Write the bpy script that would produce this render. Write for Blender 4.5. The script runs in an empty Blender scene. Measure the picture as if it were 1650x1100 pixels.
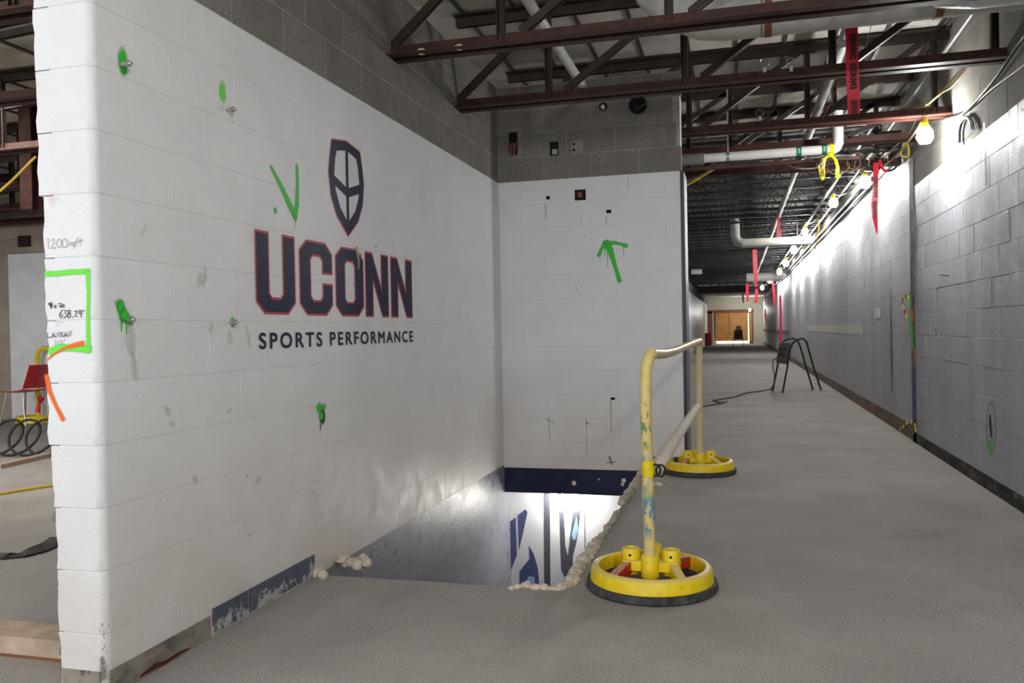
import bpy, bmesh, math, random
from mathutils import Vector, Matrix, noise
random.seed(7)
S = bpy.context.scene
COL = S.collection
PI = math.pi

# ------------------------------------------------------------------ camera
F_PX, YAW, PITCH, ROLL, CAMH = 1345.6, 0.2646, -0.0120, 0.0192, 1.156
sy, cy, sp, cp = math.sin(YAW), math.cos(YAW), math.sin(PITCH), math.cos(PITCH)
FWD = Vector((-sy * cp, cy * cp, sp)); R0 = Vector((cy, sy, 0)); U0 = Vector((sy * sp, -cy * sp, cp))
CR = math.cos(ROLL) * R0 - math.sin(ROLL) * U0
CU = math.sin(ROLL) * R0 + math.cos(ROLL) * U0
cam = bpy.data.objects.new('camera', bpy.data.cameras.new('camera'))
COL.objects.link(cam)
cam.data.sensor_width = 36.0
cam.data.lens = F_PX / 1650 * 36
cam.data.clip_start = 0.05; cam.data.clip_end = 200
M3 = Matrix((CR, CU, -FWD)).transposed()
cam.matrix_world = Matrix.Translation((0, 0, CAMH)) @ M3.to_4x4()
S.camera = cam

def at(px, py, ax, val):
    """world point where the sight line of a photo pixel meets the plane ax = val"""
    d = FWD + CR * ((px - 825) / F_PX) - CU * ((py - 550) / F_PX)
    o = Vector((0, 0, CAMH)); i = 'XYZ'.index(ax)
    return o + d * ((val - o[i]) / d[i])

# ------------------------------------------------------------------ world, lights, exposure
w = bpy.data.worlds.new('world'); S.world = w; w.use_nodes = True
w.node_tree.nodes['Background'].inputs[0].default_value = (0.82, 0.91, 1.0, 1)
w.node_tree.nodes['Background'].inputs[1].default_value = 0.9
def area(name, loc, rot, sx, sy_, power, color=(1, 1, 1)):
    l = bpy.data.lights.new(name, 'AREA'); l.shape = 'RECTANGLE'; l.size = sx; l.size_y = sy_
    l.energy = power; l.color = color
    o = bpy.data.objects.new(name, l); o.location = loc; o.rotation_euler = rot; COL.objects.link(o)
    return o
area('daylight_behind', (-1.9, -7.0, 2.0), (PI / 2 * 0.98, 0, 0), 7.0, 3.0, 285, (0.965, 0.975, 1.0))
area('work_light_behind', (1.35, -0.6, 2.9), (math.radians(58), 0, math.radians(38)), 0.5, 0.3, 52, (1.0, 0.98, 0.93))
area('daylight_left_room', (-8.0, -1.0, 3.0), (math.radians(62), 0, math.radians(8)), 4.0, 1.5, 300, (1.0, 0.96, 0.92))
area('overhead_fill', (0.0, 1.4, 3.35), (math.radians(18), 0, 0), 1.8, 0.7, 10, (1.0, 0.98, 0.94))  # added fill out of view above, brightens floor and joists; no real fixture
area('overhead_fill_left_room', (-6.5, 5.2, 3.35), (0, 0, 0), 2.0, 1.0, 95, (1.0, 0.97, 0.93))  # unseen fill added over the left room to lift its floor
BULB = 660.0
S.view_settings.view_transform = 'Standard'
S.view_settings.look = 'None'
S.view_settings.gamma = 1.0
S.view_settings.use_curve_mapping = False
S.view_settings.exposure = 0.03

# ------------------------------------------------------------------ helpers
def tag(o, label=None, cat=None, group=None, kind=None):
    if label: o['label'] = label
    if cat: o['category'] = cat
    if group: o['group'] = group
    if kind: o['kind'] = kind
    return o

def thing(name, label, cat, loc=(0, 0, 0), group=None):
    o = bpy.data.objects.new(name, None); COL.objects.link(o)
    o.location = loc; o.empty_display_size = 0.1
    return tag(o, label, cat, group)

def world_off(p):
    v = Vector((0, 0, 0))
    while p is not None:
        v += p.location; p = p.parent
    return v

class MB:
    def __init__(s): s.v = []; s.f = []
    def add(s, vs, fs):
        n = len(s.v); s.v += [Vector(v) for v in vs]; s.f += [tuple(i + n for i in f) for f in fs]; return s
    def box(s, x0, x1, y0, y1, z0, z1):
        vs = [(x, y, z) for z in (z0, z1) for y in (y0, y1) for x in (x0, x1)]
        return s.add(vs, [(0, 2, 3, 1), (4, 5, 7, 6), (0, 1, 5, 4), (2, 6, 7, 3), (0, 4, 6, 2), (1, 3, 7, 5)])
    def bar(s, p, q, w, h, up=(0, 0, 1)):
        p = Vector(p); q = Vector(q); d = (q - p).normalized(); u = Vector(up)
        if abs(d.dot(u)) > .98: u = Vector((0, 1, 0))
        a = d.cross(u).normalized(); b = a.cross(d).normalized()
        vs = [c + a * i * w / 2 + b * j * h / 2 for c in (p, q) for j in (-1, 1) for i in (-1, 1)]
        return s.add(vs, [(0, 1, 3, 2), (4, 6, 7, 5), (0, 4, 5, 1), (2, 3, 7, 6), (0, 2, 6, 4), (1, 5, 7, 3)])
    def tube(s, pts, r, seg=8, cap=True):
        pts = [Vector(p) for p in pts]; n = len(pts); rr = r if isinstance(r, (list, tuple)) else [r] * n
        prev = None; rings = []
        for i, p in enumerate(pts):
            d = (pts[min(i + 1, n - 1)] - pts[max(i - 1, 0)]).normalized()
            if prev is None:
                u = Vector((0, 0, 1)) if abs(d.z) < .9 else Vector((1, 0, 0))
                a = d.cross(u).normalized()
            else:
                a = (prev - d * prev.dot(d)).normalized()
            prev = a; b = d.cross(a)
            rings.append([p + (a * math.cos(t) + b * math.sin(t)) * rr[i] for t in [2 * PI * k / seg for k in range(seg)]])
        vs = [v for r_ in rings for v in r_]; fs = []
        for i in range(n - 1):
            for k in range(seg):
                k2 = (k + 1) % seg
                fs.append((i * seg + k, i * seg + k2, (i + 1) * seg + k2, (i + 1) * seg + k))
        if cap:
            fs.append(tuple(range(seg))[::-1]); fs.append(tuple((n - 1) * seg + k for k in range(seg)))
        return s.add(vs, fs)
    def lathe(s, prof, c=(0, 0, 0), seg=24, axis='Z', close=False):
        c = Vector(c); vs = []; n = len(prof)
        for k in range(seg):
            t = 2 * PI * k / seg
            for r, z in prof:
                if axis == 'Z': vs.append(c + Vector((r * math.cos(t), r * math.sin(t), z)))
                elif axis == 'Y': vs.append(c + Vector((r * math.cos(t), z, r * math.sin(t))))
                else: vs.append(c + Vector((z, r * math.cos(t), r * math.sin(t))))
        fs = []
        m = n if close else n - 1
        for k in range(seg):
            k2 = (k + 1) % seg
            for i in range(m):
                j = (i + 1) % n
                fs.append((k * n + i, k2 * n + i, k2 * n + j, k * n + j))
        return s.add(vs, fs)
    def quad(s, a, b, c, d): return s.add([a, b, c, d], [(0, 1, 2, 3)])
    def blob(s, c, r, sc=(1, 1, 1), amp=.25, sub=2, seed=0):
        bm = bmesh.new(); bmesh.ops.create_icosphere(bm, subdivisions=sub, radius=1)
        vs = []
        for v in bm.verts:
            n_ = noise.noise(v.co * 1.6 + Vector((seed * 7.3, seed, c[0] * 9))) * amp + 1
            vs.append(Vector(c) + Vector((v.co.x * sc[0], v.co.y * sc[1], v.co.z * sc[2])) * r * n_)
        fs = [tuple(v.index for v in f.verts) for f in bm.faces]; bm.free()
        return s.add(vs, fs)
    def mesh(s, name, mat, smooth=None):
        me = bpy.data.meshes.new(name); me.from_pydata([tuple(v) for v in s.v], [], s.f)
        bm = bmesh.new(); bm.from_mesh(me); bmesh.ops.recalc_face_normals(bm, faces=bm.faces); bm.to_mesh(me); bm.free()
        me.materials.append(mat)
        if smooth:
            me.polygons.foreach_set('use_smooth', [True] * len(me.polygons))
            me.set_sharp_from_angle(angle=math.radians(smooth))
        return me
    def build(s, name, mat, parent=None, smooth=None, center=False, noflip=False):
        off = world_off(parent) if parent else Vector((0, 0, 0))
        loc = Vector((0, 0, 0))
        if center:
            lo = Vector([min(v[i] for v in s.v) for i in range(3)]); hi = Vector([max(v[i] for v in s.v) for i in range(3)])
            loc = (lo + hi) / 2; loc.z = lo.z; loc = loc - off
        s.v = [v - off - loc for v in s.v]
        o = bpy.data.objects.new(name, s.mesh(name, mat, smooth)); COL.objects.link(o)
        o.location = loc
        if parent: o.parent = parent
        return o

def copy_tree(o, parent=None):
    c = o.copy(); COL.objects.link(c)
    if parent: c.parent = parent
    for ch in list(o.children): copy_tree(ch, c)
    return c

def arc(p, q, sag, n=10):
    p = Vector(p); q = Vector(q)
    return [p.lerp(q, i / n) - Vector((0, 0, 4 * sag * (i / n) * (1 - i / n))) for i in range(n + 1)]

# ------------------------------------------------------------------ materials
def nt(name, rough=.7, metal=0., spec=.3):
    m = bpy.data.materials.new(name); m.use_nodes = True; t = m.node_tree
    b = t.nodes['Principled BSDF']; b.inputs['Roughness'].default_value = rough
    b.inputs['Metallic'].default_value = metal; b.inputs['Specular IOR Level'].default_value = spec
    return m, t, b
def N(t, typ, **k):
    n = t.nodes.new(typ)
    for a, v in k.items(): setattr(n, a, v)
    return n
def nz(t, scale, detail=4, rough=.6, vec=None, stretch=None):
    n = N(t, 'ShaderNodeTexNoise'); n.inputs['Scale'].default_value = scale; n.inputs['Detail'].default_value = detail
    n.inputs['Roughness'].default_value = rough
    src = vec
    if src is None:
        g = N(t, 'ShaderNodeNewGeometry'); src = g.outputs['Position']
    if stretch:
        mp = N(t, 'ShaderNodeMapping'); mp.inputs['Scale'].default_value = stretch
        t.links.new(src, mp.inputs[0]); src = mp.outputs[0]
    t.links.new(src, n.inputs['Vector']); return n.outputs[0]
def ramp(t, fac, stops):
    r = N(t, 'ShaderNodeValToRGB'); e = r.color_ramp.elements
    e[0].position = stops[0][0]; e[0].color = (*stops[0][1], 1) if len(stops[0][1]) == 3 else stops[0][1]
    e[1].position = stops[-1][0]; e[1].color = (*stops[-1][1], 1)
    for p, c in stops[1:-1]:
        x = e.new(p); x.color = (*c, 1)
    t.links.new(fac, r.inputs[0]); return r.outputs[0]
def mix(t, fac, a, b, mode='MIX'):
    m = N(t, 'ShaderNodeMix', data_type='RGBA', blend_type=mode)
    for i, x in ((0, fac), (6, a), (7, b)):
        if hasattr(x, 'default_value'): t.links.new(x, m.inputs[i])
        elif isinstance(x, (int, float)): m.inputs[i].default_value = x
        else: m.inputs[i].default_value = (*x, 1)
    return m.outputs[2]
def mth(t, op, a, b=None, clamp=False):
    m = N(t, 'ShaderNodeMath', operation=op); m.use_clamp = clamp
    for i, x in ((0, a), (1, b)):
        if x is None: continue
        if hasattr(x, 'default_value'): t.links.new(x, m.inputs[i])
        else: m.inputs[i].default_value = x
    return m.outputs[0]
def maprange(t, v, a, b, c=0., d=1.):
    m = N(t, 'ShaderNodeMapRange'); t.links.new(v, m.inputs[0])
    for i, x in enumerate((a, b, c, d)): m.inputs[i + 1].default_value = x
    return m.outputs[0]
def bump(t, b, h, dist=.002, strength=1.):
    n = N(t, 'ShaderNodeBump'); n.inputs['Distance'].default_value = dist; n.inputs['Strength'].default_value = strength
    t.links.new(h, n.inputs['Height']); t.links.new(n.outputs[0], b.inputs['Normal'])
def posz(t):
    g = N(t, 'ShaderNodeNewGeometry'); s = N(t, 'ShaderNodeSeparateXYZ'); t.links.new(g.outputs['Position'], s.inputs[0]); return s.outputs
def base(t, b, c): t.links.new(c, b.inputs['Base Color'])
def objrand(t):
    o = N(t, 'ShaderNodeObjectInfo'); return o.outputs['Random']

def simple(name, col, rough=.6, metal=0., var=.25, scale=30, bmp=0., spec=.3, emit=None):
    m, t, b = nt(name, rough, metal, spec)
    f = nz(t, scale)
    lo = tuple(c * (1 - var) for c in col); hi = tuple(min(1, c * (1 + var)) for c in col)
    base(t, b, ramp(t, f, [(.3, lo), (.7, hi)]))
    if bmp: bump(t, b, nz(t, scale * 3), bmp)
    if emit:
        b.inputs['Emission Color'].default_value = (*emit[0], 1); b.inputs['Emission Strength'].default_value = emit[1]
    return m

def block_paint(name, c, dirt=(.55, .475, .39), rough=.42, streak=0.0, lowdirt=.75, var=.04, speck=.7):
    m, t, b = nt(name, rough, 0, .35)
    f = nz(t, 3.0, 5)
    col = ramp(t, f, [(.3, tuple(x * .93 for x in c)), (.7, c)])
    col = mix(t, mth(t, 'MULTIPLY', objrand(t), var * 2), col, tuple(x * .8 for x in c))
    pos = posz(t)
    # real grime: scuffs and the brown dust line rising from the floor
    low = maprange(t, pos[2], .95, .0)
    d = mth(t, 'MULTIPLY', low, maprange(t, nz(t, 2.2, 6), .12, .62), True)
    col = mix(t, mth(t, 'MULTIPLY', d, lowdirt), col, dirt)
    sc = maprange(t, nz(t, 5.5, 8, .7), .66, .80)
    col = mix(t, mth(t, 'MULTIPLY', sc, .30), col, (.30, .27, .23))
    sk = maprange(t, nz(t, 60, 3, .6), .71, .78)
    sk2 = maprange(t, nz(t, 1.1, 2), .5, .62)
    col = mix(t, mth(t, 'MULTIPLY', mth(t, 'MULTIPLY', sk, sk2), speck), col, (.12, .10, .09))
    if streak:
        st = nz(t, 1, 4, .6, stretch=(2.6, 2.6, .12))
        col = mix(t, mth(t, 'MULTIPLY', maprange(t, st, .42, .68), streak), col, tuple(x * .45 for x in c))
        st2 = nz(t, 2.3, 6, .6, stretch=(5, 5, .5))
        col = mix(t, mth(t, 'MULTIPLY', maprange(t, st2, .55, .75), streak * .6), col, tuple(min(1, x * 1.25) for x in c))
    gr = .5 if streak > .3 else .12
    col = mix(t, gr, col, ramp(t, nz(t, 150, 2, .7), [(.3, (.15, .15, .15)), (.7, (.85, .85, .85))]), 'OVERLAY')
    base(t, b, col)
    h = mth(t, 'ADD', mth(t, 'MULTIPLY', nz(t, 260, 2, .5), .6), nz(t, 70, 3))
    bump(t, b, h, .0022, .8)
    r = maprange(t, nz(t, 9, 4), .3, .7, rough - .1, rough + .15); t.links.new(r, b.inputs['Roughness'])
    return m

def block_raw(name, c, rough=.92, scale=160):
    m, t, b = nt(name, rough, 0, .1)
    f = nz(t, scale, 3, .7); g = nz(t, 3.5, 5)
    col = ramp(t, f, [(.32, tuple(x * .45 for x in c)), (.5, c), (.7, tuple(x * 1.5 for x in c))])
    col = mix(t, maprange(t, g, .4, .7), col, tuple(x * .75 for x in c))
    col = mix(t, mth(t, 'MULTIPLY', objrand(t), .35), col, tuple(x * .62 for x in c))
    base(t, b, col); bump(t, b, f, .004, 1)
    return m

M = {}
M['white'] = block_paint('painted_white_block', (.83, .83, .835))
M['white_mortar'] = block_paint('painted_white_mortar', (.74, .74, .745), var=0)
M['gray'] = block_paint('painted_grey_block', (.49, .50, .555), dirt=(.22, .2, .18), rough=.5, streak=.34, lowdirt=.25, var=.05)
M['gray_mortar'] = block_paint('painted_grey_mortar', (.25, .25, .27), rough=.6, streak=.3, var=0)
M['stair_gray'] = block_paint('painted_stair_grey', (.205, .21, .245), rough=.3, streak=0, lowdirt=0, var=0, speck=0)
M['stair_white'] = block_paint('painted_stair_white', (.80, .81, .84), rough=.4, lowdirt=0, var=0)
M['raw'] = block_raw('bare_concrete_block', (.27, .252, .225))
M['raw_mortar'] = block_raw('bare_mortar', (.46, .43, .395))
M['raw_tan'] = block_raw('tan_block', (.42, .36, .30))
M['steel'] = simple('red_oxide_primer_steel', (.055, .018, .013), .55, .0, .45, 14, .0006, .3)
M['steel_dark'] = simple('dark_brown_steel', (.030, .018, .014), .5, 0, .4, 14, .0004, .35)
M['steel_black'] = simple('sooty_black_steel', (.020, .017, .016), .6, 0, .3, 20)
M['galv'] = simple('galvanised_steel', (.36, .37, .37), .38, .8, .15, 25, .0002)
M['rust'] = simple('rusty_conduit', (.22, .08, .05), .6, .3, .35, 25)
M['tee'] = simple('deck_tee', (.07, .075, .07), .5, .4, .2, 20)
M['insul'] = simple('pale_pipe_jacket', (.50, .49, .44), .7, 0, .12, 12, .001)
M['pvc'] = simple('white_pvc', (.66, .65, .62), .35, 0, .08, 12)
M['pvc_gray'] = simple('grey_coupling', (.20, .19, .17), .6, 0, .15, 20)
M['duct'] = simple('grey_duct', (.38, .38, .36), .6, 0, .2, 15)
M['navy'] = simple('navy_paint', (.012, .016, .045), .35, 0, .3, 8)
M['navy_logo'] = simple('navy_mural_paint', (.015, .020, .055), .5, 0, .25, 60, 0, .18)
M['red_logo'] = simple('crimson_mural_paint', (.48, .035, .055), .45, 0, .15, 60)
M['white_logo'] = simple('white_mural_paint', (.74, .74, .74), .45, 0, .03, 30)
M['mural_blue'] = simple('blue_mural_paint', (.085, .105, .24), .4, 0, .15, 20)
M['mural_gray'] = simple('slate_mural_paint', (.10, .105, .13), .4, 0, .15, 20)
M['mural_light'] = simple('pale_blue_mural_paint', (.35, .55, .82), .4, 0, .1, 20)
M['red_tape'] = simple('red_tape', (.62, .02, .045), .35, 0, .12, 30)
M['black'] = simple('black_print', (.012, .011, .012), .5)
M['yellow_tape'] = simple('yellow_tape', (.80, .60, .01), .35, 0, .1, 30)
M['yellow_cord'] = simple('yellow_cord', (.62, .42, .03), .5, 0, .15, 30)
M['tan_cord'] = simple('tan_cord', (.42, .36, .22), .5, 0, .15, 30)
M['black_cord'] = simple('black_rubber_cord', (.018, .016, .016), .5)
M['brown_cord'] = simple('brown_cord', (.12, .07, .05), .6)
M['rubber'] = simple('dusty_black_rubber', (.055, .055, .058), .75, 0, .5, 22, .001)
M['foam'] = simple('spray_foam', (.62, .53, .42), .85, 0, .16, 18, .002)
M['wood'] = simple('weathered_plank', (.44, .33, .24), .8, 0, .25, 9, .001)
M['ply'] = simple('orange_plywood', (.50, .24, .07), .6, 0, .18, 3)
M['ply_dark'] = simple('brown_wood_trim', (.20, .075, .035), .6, 0, .2, 5)
M['chair_red'] = simple('red_plastic', (.50, .03, .04), .4, 0, .1, 20)
M['chrome'] = simple('dull_chrome', (.55, .52, .48), .3, .9, .1, 20)
M['dark_plastic'] = simple('charcoal_plastic', (.045, .04, .042), .5, 0, .2, 20)
M['stand_black'] = simple('black_tube', (.012, .014, .022), .35)
M['green_label'] = simple('green_label', (.01, .16, .08), .5)
M['sheet'] = simple('white_plastic_sheet', (.72, .74, .76), .35, 0, .08, 4, .01)
M['cream'] = simple('cream_wall', (.55, .52, .42), .7, 0, .06, 3)
M['hole'] = simple('dark_cavity', (.012, .010, .010), .9)
M['frame_gray'] = simple('grey_door_frame', (.13, .135, .15), .5, 0, .15, 12)
M['teal_base'] = simple('teal_vinyl', (.015, .045, .055), .5, 0, .3, 20)
M['bolt'] = simple('bolt_zinc', (.48, .47, .40), .35, .7, .2, 60)
M['handrail'] = simple('grey_bumper_rail', (.10, .10, .115), .5)
M['tan_paint'] = simple('bare_paint_band', (.62, .62, .60), .6, 0, .08, 8)

def bulb_mat(name, col, s):
    m, t, b = nt(name); b.inputs['Base Color'].default_value = (.9, .9, .85, 1)
    b.inputs['Emission Color'].default_value = (*col, 1); b.inputs['Emission Strength'].default_value = s; return m
M['bulb'] = bulb_mat('lit_bulb', (.97, .97, .95), BULB)
M['bulb_far'] = bulb_mat('lit_bulb_far', (1.0, .95, .86), 300)
M['daylit'] = bulb_mat('daylight_gap', (1.0, .93, .80), 3.0)

def floor_mat():
    m, t, b = nt('dusty_concrete', .85, 0, .2)
    a = nz(t, 1.3, 6, .6); f = nz(t, 190, 2, .8); s = nz(t, 1.1, 6, .65, stretch=(1.3, .8, 1))
    c = ramp(t, a, [(.32, (.30, .282, .262)), (.55, (.355, .334, .312)), (.72, (.41, .384, .358))])
    c = mix(t, maprange(t, s, .5, .75), c, (.41, .387, .36))
    c = mix(t, mth(t, 'MULTIPLY', maprange(t, nz(t, 9, 8, .75), .56, .8), .35), c, (.26, .245, .228))
    c = mix(t, .8, c, ramp(t, f, [(.3, (.08, .075, .07)), (.7, (.92, .90, .88))]), 'OVERLAY')
    base(t, b, c); bump(t, b, mth(t, 'ADD', f, nz(t, 25, 5)), .003, .7); return m
M['floor'] = floor_mat()

def deck_mat():
    m, t, b = nt('mottled_roof_board', .9, 0, .1)
    f = nz(t, 90, 3, .8); g = nz(t, 1.7, 6, .65)
    c = ramp(t, g, [(.35, (.30, .285, .26)), (.5, (.55, .53, .49)), (.75, (.68, .65, .60))])
    c = mix(t, mth(t, 'MULTIPLY', maprange(t, nz(t, 2.3, 5), .6, .7), .5), c, (.20, .165, .07))
    c = mix(t, .5, c, ramp(t, f, [(.3, (.2, .19, .17)), (.7, (.7, .68, .64))]), 'OVERLAY')
    c = mix(t, mth(t, 'MULTIPLY', objrand(t), .4), c, (.36, .35, .31))
    base(t, b, c); bump(t, b, f, .003); return m
M['deck'] = deck_mat()

def cast_mat(name, c, dust=(.62, .50, .30), patch=None):
    m, t, b = nt(name, .42, 0, .4)
    n = nz(t, 25, 5, .7)
    col = ramp(t, n, [(.3, tuple(x * .8 for x in c)), (.65, c)])
    g = N(t, 'ShaderNodeNewGeometry'); s = N(t, 'ShaderNodeSeparateXYZ'); t.links.new(g.outputs['True Normal'], s.inputs[0])
    up = mth(t, 'MULTIPLY', maprange(t, s.outputs[2], .35, .95), maprange(t, n, .2, .6), True)
    col = mix(t, mth(t, 'MULTIPLY', up, .75), col, dust)     # plaster dust lying on upward faces
    col = mix(t, maprange(t, nz(t, 55, 6, .8), .68, .74), col, (.10, .06, .02))
    if patch:
        z = posz(t)[2]
        for (z0, z1, pc, th) in patch:
            band = mth(t, 'MULTIPLY', maprange(t, z, z0, z0 + .05), maprange(t, z, z1, z1 - .05))
            k = mth(t, 'MULTIPLY', band, maprange(t, nz(t, 26, 5, .7, stretch=(1, 1, .45)), th, th + .05))
            col = mix(t, k, col, pc)
    base(t, b, col); bump(t, b, n, .0006); return m
M['yellow_cast'] = cast_mat('yellow_cast_iron', (.92, .66, .010))
M['red_cast'] = cast_mat('red_cast_iron', (.50, .015, .02))
M['yellow_pipe'] = cast_mat('yellow_pipe', (.80, .62, .22), patch=[(.22, .50, (.15, .27, .34), .46), (.48, .62, (.17, .30, .36), .47), (.60, .85, (.16, .28, .12), .52), (.40, .47, (.62, .55, .03), .35)])
M['yellow_pipe_plain'] = cast_mat('yellow_rail_pipe', (.72, .58, .30))
M['dusty_rail'] = simple('plaster_dusted_rail', (.68, .60, .50), .8, 0, .15, 30)

def base_strip():
    m, t, b = nt('adhesive_strip_left', .8, 0, .2)
    c = ramp(t, nz(t, 6, 7, .7), [(.35, (.10, .10, .11)), (.5, (.26, .23, .185)), (.7, (.36, .31, .24))])
    c = mix(t, maprange(t, nz(t, 4, 6, .7), .60, .66), c, (.045, .05, .07))
    base(t, b, c); bump(t, b, nz(t, 60, 4), .003); return m
M['glue'] = base_strip()
def comb():
    m, t, b = nt('combed_navy_adhesive', .6, 0, .3)
    pos = posz(t)
    wv = mth(t, 'SINE', mth(t, 'MULTIPLY', mth(t, 'ADD', pos[2], mth(t, 'MULTIPLY', nz(t, 8, 2), .01)), 680.))
    c = ramp(t, maprange(t, wv, -1, 1), [(.35, (.025, .035, .07)), (.8, (.20, .22, .27))])
    c = mix(t, maprange(t, mth(t, 'ADD', nz(t, 16, 6, .7), mth(t, 'MULTIPLY', pos[2], -1.6)), .44, .50), c, (.46, .47, .45))
    c = mix(t, maprange(t, nz(t, 9, 5, .6), .62, .68), c, (.09, .015, .018))
    base(t, b, c); bump(t, b, wv, .001); return m
M['comb'] = comb()
def dark_strip():
    m, t, b = nt('old_baseboard_glue', .85, 0, .15)
    c = ramp(t, nz(t, 10, 7, .7, stretch=(1, .6, 1.6)), [(.35, (.022, .02, .02)), (.55, (.075, .066, .06)), (.7, (.20, .18, .16))])
    base(t, b, c); bump(t, b, nz(t, 60, 4), .003); return m
M['old_glue'] = dark_strip()
M['seam'] = simple('dirty_seam_filler', (.13, .125, .125), .8, 0, .6, 9, .002)
M['brown_glue'] = simple('brown_skirting_stain', (.17, .125, .09), .85, 0, .4, 5, .001)

def spray(name, col, rough=.5, k=.55, dens=1., lo=.14, hi=.80):
    m, t, b = nt(name, rough); b.inputs['Base Color'].default_value = (*col, 1)
    a = N(t, 'ShaderNodeAttribute', attribute_name='a')
    n = nz(t, 420, 2, .7); n2 = nz(t, 60, 3, .6)
    v = mth(t, 'ADD', a.outputs['Fac'], mth(t, 'MULTIPLY', mth(t, 'SUBTRACT', n, .5), k))
    v = mth(t, 'ADD', v, mth(t, 'MULTIPLY', mth(t, 'SUBTRACT', n2, .5), k * .5))
    f = mth(t, 'MULTIPLY', maprange(t, v, lo, hi), dens)
    f = mth(t, 'MULTIPLY', f, maprange(t, a.outputs['Fac'], .0, .12))
    tr = N(t, 'ShaderNodeBsdfTransparent'); mx = N(t, 'ShaderNodeMixShader'); out = t.nodes['Material Output']
    t.links.new(f, mx.inputs[0]); t.links.new(tr.outputs[0], mx.inputs[1]); t.links.new(b.outputs[0], mx.inputs[2])
    t.links.new(mx.outputs[0], out.inputs[0]); return m
M['sp_green'] = spray('green_spray_paint', (.03, .56, .03))
M['sp_lime'] = spray('lime_spray_paint', (.16, .78, .05))
M['sp_orange'] = spray('orange_spray_paint', (.92, .14, .01))
M['pencil'] = spray('pencil_marks', (.30, .30, .32), k=.3, dens=.85, lo=.1, hi=.5)
M['marker'] = spray('black_marker', (.02, .02, .035), k=.15, lo=.1, hi=.45)
M['scuff'] = spray('dark_scuffs', (.10, .08, .07), k=1.3, dens=.75, lo=.35, hi=1.0)
M['soft_scuff'] = spray('grey_smears', (.40, .36, .31), k=1.9, dens=.42, lo=.35, hi=1.5)
M['pink'] = spray('pink_overspray', (.85, .50, .42), k=1.4, dens=.35, lo=.2, hi=1.6)

def finish_mesh(name, vs, fs, mat, alpha=None, parent=None):
    off = world_off(parent) if parent else Vector((0, 0, 0))
    me = bpy.data.meshes.new(name); me.from_pydata([tuple(Vector(v) - off) for v in vs], [], fs); me.materials.append(mat)
    if alpha is not None:
        a = me.attributes.new('a', 'FLOAT', 'POINT'); a.data.foreach_set('value', alpha)
    o = bpy.data.objects.new(name, me); COL.objects.link(o)
    if parent: o.parent = parent
    return o

def stroke(name, lines, width, mat, normal, parent, lift=.0022, label=None):
    """soft-edged painted stroke(s) lying on a wall; lines = lists of world points (one mesh)"""
    nrm = Vector(normal); vs = []; fs = []; al = []
    for li in lines:
        wds = None
        if isinstance(li, tuple): li, wds = li
        pts = [Vector(p) for p in li]
        wd = wds or [width] * len(pts)
        # resample for smooth caps
        d0 = (pts[1] - pts[0]).normalized(); d1 = (pts[-1] - pts[-2]).normalized()
        pts = [pts[0] - d0 * wd[0] * .5] + pts + [pts[-1] + d1 * wd[-1] * .5]; wd = [wd[0]] + list(wd) + [wd[-1]]
        b0 = len(vs)
        for i, p in enumerate(pts):
            d = (pts[min(i + 1, len(pts) - 1)] - pts[max(i - 1, 0)]).normalized(); s_ = nrm.cross(d).normalized()
            end = i in (0, len(pts) - 1)
            for u, a_ in ((-1, 0), (-.5, .8), (0, 1), (.5, .8), (1, 0)):
                vs.append(p + s_ * u * wd[i] * .5 + nrm * lift); al.append(0. if end else a_)
        for i in range(len(pts) - 1):
            for k in range(4):
                a = b0 + i * 5 + k; fs.append((a, a + 1, a + 6, a + 5))
        lift += .00012
    o = finish_mesh(name, vs, fs, mat, al, parent)
    if label: o['label'] = label
    return o
def spot(name, specs, mat, normal, parent, lift=.0026, label=None):
    nrm = Vector(normal); vs = []; fs = []; al = []
    up = Vector((0, 0, 1)); sd = nrm.cross(up)
    for c, rx, rz in specs:
        c = Vector(c); b0 = len(vs); vs.append(c + nrm * lift); al.append(1.)
        for rr, a_ in ((.4, .85), (.7, .4), (1.1, 0.)):
            for k in range(14):
                t_ = 2 * PI * k / 14
                vs.append(c + (sd * math.cos(t_) * rx + up * math.sin(t_) * rz) * rr + nrm * lift); al.append(a_)
        for k in range(14):
            k2 = (k + 1) % 14
            fs.append((b0, b0 + 1 + k, b0 + 1 + k2)); fs.append((b0 + 1 + k, b0 + 15 + k, b0 + 15 + k2, b0 + 1 + k2)); fs.append((b0 + 15 + k, b0 + 29 + k, b0 + 29 + k2, b0 + 15 + k2))
        lift += .00012
    o = finish_mesh(name, vs, fs, mat, al, parent)
    if label: o['label'] = label
    return o

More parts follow.
